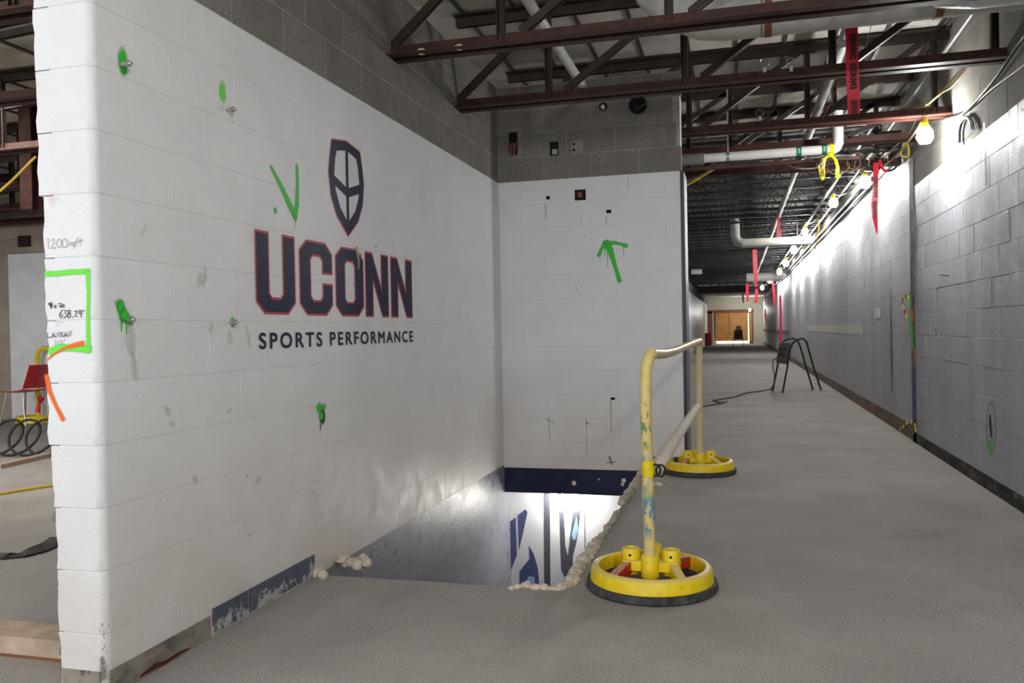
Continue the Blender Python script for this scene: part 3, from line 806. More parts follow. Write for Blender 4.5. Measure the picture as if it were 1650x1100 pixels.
spot('anchor_hole', [(L(519, 671), .034, .045)], M['marker'], NL, wl, .0026, 'oval dark hole')
stroke('spray_mark', [(LL([(516, 684), (516, 694)]), [.012, .005])], .01, M['marker'], NL, wl)
spot('spray_mark', [(L(603, 820), .07, .05)], M['pink'], NL, wl, label='faint pink overspray near the stair opening')
stroke('gouge', [(LL([(574, 402), (577, 418), (577, 432)]), [.03, .02, .012])], .02, M['white_logo'] if 0 else M['tan_cord'], NL, wl, .0036, 'gouge across the letter')
spot('gouge', [(L(581, 410), .016, .014), (L(605, 396), .022, .01)], M['scuff'], NL, wl, .0038)
# smears
sm = []
for (x0, y0, x1, y1, w_) in [(205, 520, 212, 570, .05), (212, 570, 218, 610, .035), (330, 430, 326, 460, .03), (322, 440, 318, 460, .03), (340, 520, 338, 535, .03), (368, 535, 369, 552, .04),
                             (395, 525, 402, 560, .02), (265, 655, 272, 668, .03), (272, 680, 280, 686, .02), (364, 665, 372, 658, .02), (235, 360, 228, 378, .012), (310, 768, 314, 776, .03),
                             (393, 770, 399, 764, .015), (410, 775, 418, 770, .02), (480, 690, 482, 700, .01), (400, 860, 402, 862, .012)]:
    sm.append(([L(x0, y0), L((x0 + x1) / 2 + 1, (y0 + y1) / 2), L(x1, y1)], [w_ * .7, w_ * 1.6, w_ * 1.1]))
stroke('smear', sm, .03, M['soft_scuff'], NL, wl)
rr = random.Random(3); sp2 = []
for k in range(46):
    px = rr.gauss(520, 14); py = rr.uniform(700, 850); sp2.append((L(px, py), .004, rr.uniform(.004, .008)))
for k in range(26):
    sp2.append((L(rr.gauss(412, 8), rr.gauss(772, 12)), .003, rr.uniform(.003, .009)))
for k in range(14):
    sp2.append((L(rr.uniform(158, 172), rr.uniform(1000, 1085)), .004, rr.uniform(.004, .01)))
spot('splatter', sp2, M['scuff'], NL, wl, .0028)
stroke('smear', [(LL([(163, 1060), (165, 1080), (166, 1092)]), [.03, .05, .06])], .03, M['scuff'], NL, wl)
# bolts sticking out of the wall
def bolt(px, py, ln, lab):
    p = L(px, py); b = thing('wall_bolt', lab, 'bolt', p)
    MB().lathe([(0, 0), (.0075, 0), (.0085, ln * .2), (.0085, ln * .86), (.0065, ln), (0, ln)], p, 12, 'X').build('shank', M['bolt'], b, smooth=40)
    MB().lathe([(.0085, ln * .55), (.011, ln * .55), (.011, ln * .8), (.0085, ln * .8)], p, 8, 'X', close=True).build('sleeve', M['galv'], b, smooth=40)
bolt(194, 104, .045, 'zinc bolt sticking out of the white wall, highest one, nearest the wall end')
bolt(366, 177, .040, 'zinc bolt below the faint green puff on the white wall')
bolt(371, 519, .035, 'short zinc bolt in a green blot left of the navy lettering')
bolt(205, 515, .030, 'green-painted bolt stub in the dripping green blot on the white wall')

# marks on the end face of the wall
Cf = lambda x, y: at(x, y, 'Y', YN)
CC = lambda l: [Cf(*p) for p in l]
NC = (0, -1, 0)
stroke('spray_frame', [(CC([(75, 441), (90, 441), (115, 438), (143, 437)]), [.024] * 4), (CC([(142, 438), (143, 470), (142, 520), (143, 565)]), [.022, .018, .018, .024]),
                       (CC([(82, 566), (95, 560), (120, 560), (144, 563)]), [.032] * 4)], .02, M['sp_lime'], NC, wl, .0022, 'lime green sprayed open frame')
stroke('spray_mark', [(CC([(75, 581), (88, 570), (105, 561), (120, 556), (134, 553)]), [.006, .008, .012, .02, .024])], .02, M['sp_orange'], NC, wl, .0032, 'orange sprayed curve')
stroke('spray_mark', [(CC([(76, 606), (80, 628), (91, 654), (102, 675)]), [.022, .022, .018, .022])], .02, M['sp_orange'], NC, wl, .003, 'orange sprayed slanting stroke')
def glyphs(name, lines, wd, mat, label, lift=.0024):
    stroke(name, [(CC(l), [wd] * len(l)) for l in lines], wd, mat, NC, wl, lift, label)
def circ(cx, cy, rx, ry, a0=0, a1=360, n=9):
    return [(cx + rx * math.cos(math.radians(a0 + (a1 - a0) * i / (n - 1))), cy - ry * math.sin(math.radians(a0 + (a1 - a0) * i / (n - 1)))) for i in range(n)]
# "1200 sqft"
glyphs('handwriting', [[(78, 384), (79, 400)], [(83, 388), (87, 384), (89, 388), (84, 398), (83, 400), (91, 399)], circ(96, 392, 4, 7), circ(105, 392, 4.5, 7),
                       [(115, 390), (112, 391), (114, 394), (111, 396)], circ(118, 393, 2, 2.5), [(120, 391), (120, 401)], [(127, 383), (124, 386), (123, 397)], [(121, 390), (127, 389)], [(131, 384), (130, 395)], [(128, 388), (134, 387)]],
       .0030, M['pencil'], 'pencilled square footage note')
# scribbled-out figures, then 638.29'
glyphs('handwriting', [[(79, 489), (84, 487), (82, 494)], [(80, 491), (85, 490), (83, 496)], [(88, 494), (91, 491), (90, 496)], [(96, 489), (104, 490), (96, 493), (105, 491), (97, 495), (104, 494)]], .005, M['marker'], 'scribbled-out figures')
glyphs('handwriting', [[(101, 499), (97, 506), (97, 511), (100, 512), (102, 508), (98, 507)], [(104, 500), (108, 500), (105, 504), (109, 508), (104, 512)], circ(112, 502, 2.2, 2.6), circ(112, 508.5, 2.7, 3.4),
                       [(118, 510.5), (118.6, 511)], [(121, 502), (124, 500), (124.5, 503), (121, 510), (126, 509)], circ(130, 502.5, 2.3, 2.8), [(132.2, 501), (131.5, 511)], [(135.5, 499), (135, 501.5)]], 0.0036, M['marker'], 'black marker elevation figures')
glyphs('handwriting', [[(91, 526), (93.5, 522), (96, 526)], [(90, 519), (104, 518.5)]], .0014, M['pencil'], 'pencilled datum tick')
# surname and initials in capitals
glyphs('handwriting', [[(77, 536), (77, 544), (82, 543)], [(84, 544), (86.5, 535), (89, 543)], [(85, 541), (88, 540.5)], [(91, 543), (91.5, 535), (95, 543), (96, 534)], [(102, 535), (98.5, 537), (98.5, 542), (102, 542), (102, 539), (100.5, 539)],
                       [(104, 543), (106.5, 534), (108.5, 542)], [(105, 540), (108, 539.5)], [(110.5, 542), (111, 534), (114.5, 541.5), (115.5, 533)]], .0032, M['marker'], 'black capital lettering')
glyphs('handwriting', [[(89, 548), (89, 556), (93, 554), (92, 549), (89, 548)], circ(97.5, 551, 2.6, 4), [(106, 547), (102, 549), (102, 554), (106, 555)]], .0024, M['pencil'], 'faint pencilled initials')
# pink rub
spot('smear', [(Cf(85, 320), .03, .04)], M['pink'], NC, wl)

# ------------------------------------------------------------------ left room
lb = MB().box(-14, -8.6, 9.92, 10.2, 0, DECK).build('wall_left_room_back', M['raw_tan']); tag(lb, kind='structure')
for c in range(17):
    x = -11.6 + (BL / 2 if c % 2 else 0)
    while x < -8.9:
        lx = at(14, 500, 'Y', 9.9).x
        whitep = c < 12
        x1 = x + BL
        if whitep and x1 > lx - .05: break
        if not (whitep and c % 2 == 0 and x1 > lx - .28): put_block(lb, (x, 9.9, c * BH), 0, BL, BH, 'raw_tan')
        x = x1
wp = MB().box(at(15, 500, 'Y', 9.88).x, -8.9, 9.88, 9.93, 0, 2.42)
wp.build('painted_panel', M['sheet'], lb)['label'] = 'smooth white painted panel'
MB().box(at(30, 380, 'Y', 9.88).x, at(48, 380, 'Y', 9.88).x, 9.86, 9.92, 2.52, 2.68).build('junction_box', M['steel_dark'], lb)
tag(MB().box(-14.2, -14, -3, 10.2, 0, DECK).build('wall_left_room_far', M['raw_tan']), kind='structure')
# red chair
cx, cyy = at(40, 660, 'Y', 9.45).x, 9.45
t0 = thing('stacking_chair', 'red plastic chair with thin metal legs in the left room, turned to the left', 'chair', (cx, cyy, 0))
def shell(fn, nu=8, nv=6, th=.012):
    m = MB(); vs = []
    for s_ in (0, 1):
        for i in range(nu + 1):
            for j in range(nv + 1):
                p, nrm = fn(i / nu, j / nv); vs.append(Vector(p) + Vector(nrm) * th * s_)
    k = (nu + 1) * (nv + 1); fs = []
    idx = lambda s_, i, j: s_ * k + i * (nv + 1) + j
    for i in range(nu):
        for j in range(nv):
            fs.append((idx(0, i, j), idx(0, i + 1, j), idx(0, i + 1, j + 1), idx(0, i, j + 1)))
            fs.append((idx(1, i, j), idx(1, i, j + 1), idx(1, i + 1, j + 1), idx(1, i + 1, j)))
    for i in range(nu):
        for j in (0, nv): fs.append((idx(0, i, j), idx(0, i + 1, j), idx(1, i + 1, j), idx(1, i, j)))
    for j in range(nv):
        for i in (0, nu): fs.append((idx(0, i, j), idx(0, i, j + 1), idx(1, i, j + 1), idx(1, i, j)))
    return m.add(vs, fs)
def seatf(u, v):
    x = -.22 + .46 * u; y = (-.2 + .4 * v) * (1 - .08 * abs(u - .5)); z = .44 + .02 * u + .02 * (2 * v - 1) ** 2 - .015 * math.sin(PI * u)
    return (cx + x, cyy + y, z), (0, 0, 1)
def backf(u, v):
    x = .20 + .10 * u + .03 * (2 * v - 1) ** 2 * -1; y = (-.20 + .40 * v) * (1 - .12 * u); z = .50 + .32 * u
    return (cx + x, cyy + y, z), (1, 0, .2)
shell(seatf).build('seat', M['chair_red'], t0, smooth=60)
shell(backf).build('backrest', M['chair_red'], t0, smooth=60)
for sx_, sy_ in ((-1, -1), (-1, 1), (1, -1), (1, 1)):
    MB().tube([(cx + sx_ * .14, cyy + sy_ * .16, .44), (cx + sx_ * .18, cyy + sy_ * .19, .2), (cx + sx_ * .22, cyy + sy_ * .21, 0)], .011, 8).build('leg', M['chrome'], t0, smooth=50)
# yellow rail behind it
p0 = at(60, 600, 'Y', 9.75)
t1 = thing('safety_railing', 'yellow bent pipe rail standing behind the red chair', 'railing', (p0.x, 9.75, 0))
MB().tube([(p0.x, 9.75, 0), (p0.x, 9.75, .9), (p0.x + .03, 9.75, 1.0), (p0.x + .12, 9.75, 1.05), (p0.x + .9, 9.75, 1.05)], .03, 10).build('pipe', M['yellow_cast'], t1, smooth=50)
MB().lathe([(.2, 0), (.26, 0), (.25, .09), (.2, .09)], (p0.x, 9.7, 0), 20, close=True).build('base', M['yellow_cast'], t1, smooth=40)
tag(MB().tube([at(66, 640, 'Y', 9.3), at(63, 650, 'Y', 9.3), at(61, 664, 'Y', 9.3)], [.05, .02, .035], 6).build('red_ribbon', M['red_tape'], center=True), 'crumpled red tape hanging at the red chair', 'tape')
# coiled black hose
cc = []
for k in range(76):
    u = k / 75; a_ = u * 3.6 * 2 * PI + 2.6
    bx = at(-8 + u * 100, 735, 'Z', 0)
    cc.append((bx.x + .17 * math.cos(a_) - .03, bx.y + .10 * math.sin(a_ + .7), .19 + .17 * math.sin(a_)))
tag(MB().tube(cc, .013, 7).build('coiled_hose', M['black_cord'], smooth=60), 'black coiled hose in standing loops on the left room floor', 'hose')
a = at(-6, 752, 'Z', .02); b = at(90, 730, 'Z', .02)
tag(MB().bar(a, b, .09, .04).build('floor_batten', M['wood'], center=True), 'pale wooden batten on the floor under the black hose', 'board')
a = at(-10, 797, 'Z', .01); b = at(90, 781, 'Z', .01)
tag(MB().tube([a, a.lerp(b, .4) + Vector((0, .03, 0)), a.lerp(b, .7) + Vector((0, .02, 0)), b], .011, 7).build('floor_cord', M['yellow_cord'], smooth=60), 'ochre extension cord crossing the left room floor', 'cord')
pts = [at(x, y, 'Z', .012) for x, y in [(-12, 892), (10, 896), (35, 893), (60, 886), (84, 874), (100, 868)]]
fs_ = MB(); vs = []; fq = []
for i, p in enumerate(pts):
    d_ = (pts[min(i + 1, len(pts) - 1)] - pts[max(i - 1, 0)]).normalized(); n_ = Vector((-d_.y, d_.x, 0)); hw = .022 + .010 * i
    vs += [p + n_ * hw + Vector((0, 0, -.010)), p - n_ * hw + Vector((0, 0, -.010)), p - n_ * hw, p + n_ * hw + Vector((0, 0, .012 * (i % 2)))]
for i in range(len(pts) - 1):
    for k in range(4): fq.append((i * 4 + k, i * 4 + (k + 1) % 4, i * 4 + 4 + (k + 1) % 4, i * 4 + 4 + k))
fq += [(3, 2, 1, 0), tuple(len(vs) - 4 + k for k in range(4))]
fs_.add(vs, fq)
tag(fs_.build('flat_hose', M['black_cord'], center=True), 'flat black strap lying on the floor beside the broken wall end', 'strap')
a = Vector((-2.19, 2.52, 0)); b = Vector((-3.6, 2.50, 0))
pk = thing('timber_plank', 'thick dusty timber plank on the floor against the wall end', 'plank', (-2.9, 2.5, 0))
MB().box(-4.0, -2.175, 2.455, 2.60, 0, .075).build('board', M['wood'], pk)
MB().box(-4.0, -2.175, 2.452, 2.456, .0, .010).build('wane_edge', M['ply_dark'], pk)

# ------------------------------------------------------------------ spray foam
def foam_chain(pts, r0, r1, seed, up=.4):
    rnd = random.Random(seed); m = MB()
    for i in range(len(pts) - 1):
        a = Vector(pts[i]); b = Vector(pts[i + 1]); n = max(1, int((b - a).length / .018))
        for k in range(n):
            p = a.lerp(b, k / n); r = rnd.uniform(r0, r1)
            m.blob((p.x + rnd.uniform(-.008, .008), p.y + rnd.uniform(-.008, .008), p.z + r * up * rnd.uniform(.2, 1)), r, (1, 1, .8), .5, 2, rnd.randint(0, 99))
    return m
fz = lambda x, y, z=.0: at(x, y, 'Z', z)
m_ = foam_chain([fz(510, 925), fz(522, 905), fz(540, 900), fz(556, 908), fz(575, 912), fz(592, 908)], .018, .034, 5, .6)
for (x, y, r) in [(508, 928, .032), (520, 931, .028), (527, 908, .034), (585, 905, .03), (592, 912, .025), (540, 903, .03)]:
    p = fz(x, y); m_.blob((p.x, p.y, .015), r, (1, 1, .9), .35, 2, x)
tag(m_.build('foam_lump', M['foam'], smooth=70), 'cream lump of hardened foam at the left corner of the floor opening', 'foam')
m_ = foam_chain([fz(822, 948), fz(845, 944), fz(870, 948), fz(900, 950), fz(918, 944), fz(930, 935)], .012, .026, 8)
rE = [(HX + .0, 3.74, 0), (HX - .01, 3.95, 0), (HX + .0, 4.2, 0), (HX, 4.55, 0)]
m2 = foam_chain(rE, .02, .036, 12)
m_.add(m2.v, m2.f)
m2 = foam_chain([(HX, 4.55, 0), (HX + .005, 5.0, 0), (HX - .002, 5.3, 0)], .010, .022, 15); m_.add(m2.v, m2.f)
m2 = foam_chain([(HX, 5.5, 0), (HX, 5.9, 0), (HX, 6.4, 0), (HX - .01, 6.88, 0)], .014, .034, 14); m_.add(m2.v, m2.f)
tag(m_.build('foam_bead', M['foam'], smooth=70), 'ragged bead of cream foam along the edge of the floor opening', 'foam')
m_ = foam_chain([fz(1055, 781), fz(1068, 782)], .02, .032, 4)
tag(m_.build('foam_crumb', M['foam'], smooth=70), 'small foam crumb on the floor between the two yellow bases', 'foam')

# ------------------------------------------------------------------ yellow safety railing
BX, BY = -.392, 3.765
rail = thing('safety_railing', 'yellow pipe guardrail on two round cast bases beside the floor opening', 'railing', (BX, BY, 0))
def rail_base(x, y):
    b = bpy.data.objects.new('base', None); COL.objects.link(b); b.parent = rail; b.location = Vector((x, y, 0)) - rail.location
    return b
def base_parts(b, x, y):
    # cast ring
    o = MB().lathe([(.270, .032), (.274, .038), (.268, .088), (.260, .098), (.244, .103), (.236, .098), (.233, .060), (.236, .032)], (x, y, 0), 48, close=True).build('cast_ring', M['yellow_cast'], b, smooth=35)
    MB().lathe([(.282, .0), (.292, .010), (.288, .036), (.270, .040), (.230, .036), (.226, .0)], (x, y, 0), 48, close=True).build('rubber_pad', M['rubber'], b, smooth=40)
    # hub plate
    hub = MB()
    hub.box(x - .120, x + .120, y - .056, y - .010, .082, .126)
    hub.box(x - .026, x + .026, y - .075, y + .10, .066, .110)
    hub.box(x - .115, x + .115, y - .015, y + .035, .080, .118)
    hub.build('hub', M['yellow_cast'], b)
    # four spokes down to the ring
    for sx_, sy_, mt in ((-1, -1, 'red_cast'), (1, -1, 'yellow_cast'), (-1, 1, 'yellow_cast'), (1, 1, 'red_cast')):
        q = MB()
        p0 = Vector((x + sx_ * .095, y + sy_ * .030, .100)); p1 = Vector((x + sx_ * .150, y + sy_ * .190, .068))
        q.bar(p0, p1, .038, .050); q.build('spoke', M[mt], b)
    for (dx, dy, h) in ((0, -.055, .158), (-.090, .0, .172), (.090, .0, .172), (0, .075, .172)):
        q = MB().lathe([(.0, .06), (.040, .06), (.040, h - .006), (.036, h), (.026, h), (.024, h - .03), (0, h - .03)], (x + dx, y + dy, 0), 20)
        sk = q.build('socket', M['yellow_cast'], b, smooth=40)
    for dx in (-.090, .090):
        MB().lathe([(0, 0), (.006, 0), (.006, .003), (0, .003)], (x + dx, y - .0425, .146), 10, 'Y').build('set_screw_hole', M['hole'], b)
    MB().lathe([(0, .0), (.024, .0), (.024, .06), (0, .06)], (x, y - .055, .0), 12).build('spigot', M['yellow_cast'], b, smooth=40)
b1 = rail_base(BX, BY); base_parts(b1, BX, BY); b1['label'] = 'nearer round yellow cast base'
FX, FY = -.318, 6.84
b2 = rail_base(FX, FY); base_parts(b2, FX, FY); b2['label'] = 'farther round yellow cast base'
b2.rotation_euler = (0, 0, math.radians(10))
px_, py_ = BX, BY - .055
nt_ = at(1043, 600, 'Y', py_)
pl = [(px_, py_, .02), (px_ - .001, py_, .14), (px_ + .0, py_, .35), (px_ - .004, py_, .60), (px_ - .008, py_, .80), (px_ - .006, py_, .92), (px_ - .002, py_ + .005, .985), (px_ + .008, py_ + .022, 1.030), (px_ + .018, py_ + .05, 1.050)]
MB().tube(pl, .0255, 16).build('near_post', M['yellow_pipe'], rail, smooth=50)['label'] = 'nearer bent post with blue and green paint wear'
rl = [(px_ + .020, py_ + .05, 1.045)]
for (x, y, yy) in [(1068, 570, 4.15), (1085, 566, 4.7), (1100, 560, 5.3), (1115, 553.5, 6.0), (1127, 549, 6.7)]:
    q = at(x, y, 'Y', yy); rl.append((q.x, yy, q.z))
MB().tube(rl, .024, 14).build('top_rail', M['yellow_pipe_plain'], rail, smooth=50)['label'] = 'dusty bent top rail'
fx_, fy_ = FX + .01, FY - .055
MB().tube([(fx_, fy_, .02), (fx_ - .002, fy_, .3), (fx_ + .004, fy_, .7), (fx_ + .008, fy_, .98), (fx_ + .012, fy_ - .02, 1.035), (rl[-1][0], rl[-1][1], rl[-1][2])], .0245, 14).build('far_post', M['yellow_pipe_plain'], rail, smooth=50)['label'] = 'farther post'
a = Vector((px_ + .03, py_ + .02, .535)); b = Vector((fx_ - .012, fy_, .535))
MB().tube([a + Vector((-.015, 0, .02)), a, a.lerp(b, .3), a.lerp(b, .6), b], [.02, .034, .031, .030, .026], 14).build('mid_rail', M['dusty_rail'], rail, smooth=50)['label'] = 'plaster-dusted mid rail'
MB().tube([(px_, py_, .505), (px_, py_, .575)], .029, 14).build('collar', M['yellow_tape'], rail, smooth=50)
m_ = MB()
for k in range(2):
    ring = [(px_ + .034 + .022 * k + .020 * math.cos(t_), py_ - .012 - .01 * k, .535 + .026 * math.sin(t_)) for t_ in [2 * PI * i / 12 for i in range(13)]]
    m_.tube(ring, .005, 6)
m_.build('clip', M['black_cord'], rail, smooth=50)['label'] = 'black spring clip'

# ------------------------------------------------------------------ roof deck
ceil = MB().box(-14.2, 2.6, -.5, 46, DECK + .03, DECK + .12).build('ceiling', M['steel_black']); tag(ceil, kind='structure')
TX = [-1.904 + .385 * k for k in range(-1, 10)]
JY = [2.2, 3.45, 4.68, 5.92, 7.35, 8.48, 9.45, 10.6]
_pm = {}
def panel(x0, x1, y0, y1):
    key = (round(x1 - x0, 3), round(y1 - y0, 3))
    if key not in _pm:
        w_, l_ = key; m = MB(); c = .006
        vs = [(0, 0, .03), (w_, 0, .03), (w_, l_, .03), (0, l_, .03), (0, 0, c), (w_, 0, c), (w_, l_, c), (0, l_, c), (c, c, 0), (w_ - c, c, 0), (w_ - c, l_ - c, 0), (c, l_ - c, 0)]
        m.add(vs, [(8, 9, 10, 11)] + [(i + 4, (i + 1) % 4 + 4, (i + 1) % 4 + 8, i + 8) for i in range(4)] + [(i, (i + 1) % 4, (i + 1) % 4 + 4, i + 4) for i in range(4)])
        _pm[key] = m.mesh('ceiling_panel', M['deck'])
    o = bpy.data.objects.new('ceiling_panel', _pm[key]); COL.objects.link(o); o.parent = ceil; o.location = (x0, y0, DECK + random.uniform(0, .004)); return o
xs2 = TX + [1.65, 2.2]
for j in range(1, len(JY) - 1):
    for i in range(len(xs2) - 1):
        panel(xs2[i] + .003, xs2[i + 1] - .003, JY[j] + .004, JY[j + 1] - .004)
for x in TX + [1.62]:
    MB().box(x - .014, x + .014, 2.2, 10.6, DECK - .012, DECK + .004).build('deck_tee', M['tee'], ceil)
LX = [-2.29 - .8 * k for k in range(0, 12)]
for j in range(1, len(JY) - 1):
    for i in range(len(LX) - 1): panel(LX[i + 1] + .003, LX[i] - .003, JY[j] + .004, JY[j + 1] - .004)
for x in LX[1:]: MB().box(x - .02, x + .02, 3.4, 10.6, DECK - .012, DECK + .004).build('deck_tee', M['tee'], ceil)
MB().box(-14, 2.2, -.4, 3.42, DECK, DECK + .03).build('plain_deck', M['deck'], ceil)
MB().box(-4, 2.2, 10.62, 46, DECK, DECK + .03).build('far_deck', simple('dark_far_deck', (.085, .08, .075), .9, 0, .4, 6), ceil)  # far deck in a darker colour than the near panels

# ------------------------------------------------------------------ steel joists
def angle_pair(m, p, q, leg, th, gap, down):
    """two L sections back to back: vertical legs beside the gap, flat legs outward"""
    p = Vector(p); q = Vector(q)
    for s_ in (-1, 1):
        y = s_ * (gap / 2 + th / 2)
        m.bar(p + Vector((0, y, 0)), q + Vector((0, y, 0)), th, leg)
        zo = (-leg / 2 + th / 2) * (1 if down else -1)
        y2 = s_ * (gap / 2 + leg / 2)
        m.bar(p + Vector((0, y2, zo)), q + Vector((0, y2, zo)), leg, th)
def joist(Y, x0, x1, zb, zt, xv, label, group, mat='steel', mweb='steel_dark'):
    j = thing('steel_joist', label, 'joist', ((x0 + x1) / 2, Y, zb), group)
    leg = .072
    m = MB(); angle_pair(m, (x0, Y, zb + leg / 2), (x1, Y, zb + leg / 2), leg, .008, .03, True); m.build('bottom_chord', M[mat], j)
    m = MB(); angle_pair(m, (x0, Y, zt - leg / 2), (x1, Y, zt - leg / 2), leg, .008, .03, False); m.build('top_chord', M[mweb], j)
    zi = zb + leg * .6; zo = zt - leg * .5; prev = None
    xv = [x for x in xv if x0 < x < x1]
    for x in xv:
        m = MB(); m.bar((x - .014, Y - .02, zi), (x - .014, Y - .02, zo), .008, .036); m.bar((x + .01, Y, zi), (x + .01, Y, zo), .040, .008); m.bar((x + .024, Y - .02, zi), (x + .024, Y - .02, zo), .008, .036)
        m.build('web_post', M[mweb], j)
    xx = [x0 - .12] + xv + [x1 + .6]
    for a, b in zip(xx[:-1], xx[1:]):
        if b - a < .3: continue
        p = Vector((a + .12, Y, zi + .03)); q = Vector((b - .02, Y, zo))
        if q.x > x1: q = p.lerp(q, (x1 - p.x) / (q.x - p.x))
        if p.x < x0: p.x = x0
        m = MB(); m.bar(p + Vector((0, -.016, 0)), q + Vector((0, -.016, 0)), .014, .045); m.bar(p + Vector((0, .016, 0)), q + Vector((0, .016, 0)), .014, .045)
        m.build('web_diagonal', M[mweb], j)
    return j
ZT = DECK - .012
V = lambda s_: [s_ + .955 * k for k in range(-12, 6)]
joist(4.68, XL - .0, XR, 2.80, ZT, V(-1.30), 'dark red steel joist crossing nearest overhead, above the wide white pipe', None)
joist(5.90, XL - .0, XR, 2.80, ZT, V(-1.29), 'dark red steel joist second from the camera, with a red danger tape hanging from it', None)
joist(7.33, XL + .0, XR, 2.80, ZT, V(-.38), 'dark red steel joist third from the camera, its left end at the bare block corner', None)
joist(8.48, -2.0, XR, 2.86, ZT, V(-.05), 'dark red steel joist just behind the white horizontal drain pipe', None)
joist(9.40, -2.0, XR, 2.80, ZT, V(-.50), 'dark red steel joist above the second caged bulb, last of the heavy ones', None)
for Y, s_, lab in ((3.45, -1.5, 'nearest dark steel joist over the left room'), (4.68, -1.3, 'dark steel joist over the left room, second from the broken wall end'), (5.90, -1.29, 'dark steel joist over the left room, third from the wall end'),
                   (7.33, -1.6, 'dark steel joist over the left room, fourth from the wall end'), (8.48, -1.0, 'dark steel joist over the left room, fifth from the wall end'), (9.5, -1.4, 'dark steel joist over the left room right in front of its back wall')):
    joist(Y, -12.5, -2.3, 2.80, ZT, [s_ - 2 - .955 * k for k in range(0, 12)], lab, None)
# steel column in the left room
p = at(47, 300, 'Y', 6.6)
sc_ = thing('steel_column', 'dark red steel column behind the wall end in the left room', 'column', (p.x, 6.6, 2.3))
MB().box(p.x - .05, p.x + .09, 6.54, 6.55, 2.42, ZT).build('front_flange', M['steel'], sc_)
MB().box(p.x + .012, p.x + .024, 6.55, 6.65, 2.42, ZT).build('web', M['steel'], sc_)
MB().box(p.x - .05, p.x + .09, 6.65, 6.66, 2.42, ZT).build('back_flange', M['steel'], sc_)

# distant bar joists: one prototype copied
bj = thing('bar_joist', 'sooty black open-web bar joist in the dark far ceiling', 'joist', (0, 0, 0), 'black bar joists over the far corridor')
BX0, BX1, ZB = -3.2, XR, 3.17
MB().box(BX0, BX1, -.02, .02, ZB, ZB + .03).build('bottom_chord', M['steel_black'], bj)
MB().box(BX0, BX1, -.025, .025, 3.40, 3.44).build('top_chord', M['steel_black'], bj)
m_ = MB(); x = BX0; up = True
while x < BX1 - .2:
    m_.bar((x, 0, ZB + .02 if up else 3.41), (x + .2, 0, 3.41 if up else ZB + .02), .016, .016); x += .2; up = not up
m_.build('web', M['steel_black'], bj)
yy = 10.6; first = True
while yy < 45:
    o = bj if first else copy_tree(bj); first = False
    o.location = (0, yy, -.0); yy += .78
# bridging, lintel beam
tag(MB().box(-3.2, .6, 46.0, 46.3, 3.0, 3.4).build('lintel_beam', M['steel'], center=True), 'dark red beam across the far end of the black ceiling', 'beam')
tag(MB().box(-4, 2.2, 46.3, 60.2, 3.18, 3.3).build('ceiling_far', M['deck']), kind='structure')

# ------------------------------------------------------------------ far end of corridor
we2 = MB().box(-3.2, 2.2, 60, 60.3, 0, 3.4).build('wall_far_end', M['cream']); tag(we2, kind='structure')
wl2 = MB().box(-2.25, -2.05, 30, 60, 0, 2.75).build('wall_corridor_left', M['sheet']); tag(wl2, kind='structure')
MB().box(-2.25, -2.05, 30, 60, 2.75, 3.45).build('bare_upper', M['raw'], wl2)
MB().box(-2.6, -2.25, 10.2, 30.05, 0, DECK).build('wall_corridor_side', M['raw_tan']).__setitem__('kind', 'structure')
dz = lambda x, y: at(x, y, 'Y', 59.9)
d = thing('door_1', None, None, (dz(1180, 552).x, 59.9, 0)); d['kind'] = 'structure'
def dbox(name, x0, y0, x1, y1, t0_, t1_, mat, par=d):
    a = dz(x0, y0); b = dz(x1, y1); z0 = max(0, min(a.z, b.z)); 
    return MB().box(min(a.x, b.x), max(a.x, b.x), 59.9 - t1_, 59.9 - t0_, z0, max(a.z, b.z)).build(name, M[mat], par)
dbox('frame', 1140, 502, 1148, 553, 0, .12, 'ply_dark'); dbox('frame', 1207, 501, 1214, 553, 0, .1, 'ply_dark'); dbox('frame', 1140, 500, 1214, 503, 0, .12, 'ply_dark')
dbox('door_leaf', 1153, 503, 1175, 549, 0, .05, 'ply'); dbox('door_leaf', 1178, 503, 1205, 549, 0, .05, 'ply')
dbox('stile', 1175, 503, 1179, 549, 0, .09, 'ply'); dbox('rail', 1153, 527, 1205, 529, .05, .08, 'ply')
dbox('leaf_side', 1207, 504, 1212, 549, .0, .12, 'ply')
g_ = dbox('daylight_gap', 1155, 549.5, 1207, 552, .0, .02, 'daylit'); g_['label'] = 'strip of daylight under the doors'
g_ = dbox('daylight_gap', 1205.3, 505, 1207, 552, .0, .02, 'daylit'); g_['label'] = 'strip of daylight beside the doors'
dbox('frame', 1148, 503, 1150.5, 553, 0, .14, 'cream')
# red bin, thin column, folding seat near the doors
a = at(1136, 550, 'Y', 55); b = at(1147, 531, 'Y', 55)
t2 = thing('red_drum', 'small dark red drum at the far left end of the corridor', 'drum', ((a.x + b.x) / 2, 55, 0))
MB().lathe([(0, 0), (.2, 0), (.21, .3), (.2, .32), (.21, .6), (.2, .78), (0, .78)], ((a.x + b.x) / 2, 55, 0), 14).build('shell', M['chair_red'], t2, smooth=40)
MB().lathe([(.0, .78), (.215, .78), (.215, .81), (0, .81)], ((a.x + b.x) / 2, 55, 0), 14).build('lid', M['ply_dark'], t2, smooth=40)
q = at(1151, 553, 'Z', 0)
tag(MB().tube([(q.x, q.y, 0), (q.x, q.y, 3.4)], .045, 8).build('thin_post', M['rust'], smooth=40), 'thin dark post standing before the plywood doors', 'post')
q = at(1190, 558, 'Z', 0)
t3 = thing('work_stool', 'grey seat on thin legs with a pale box on it, before the plywood doors', 'stool', (q.x, q.y, 0))
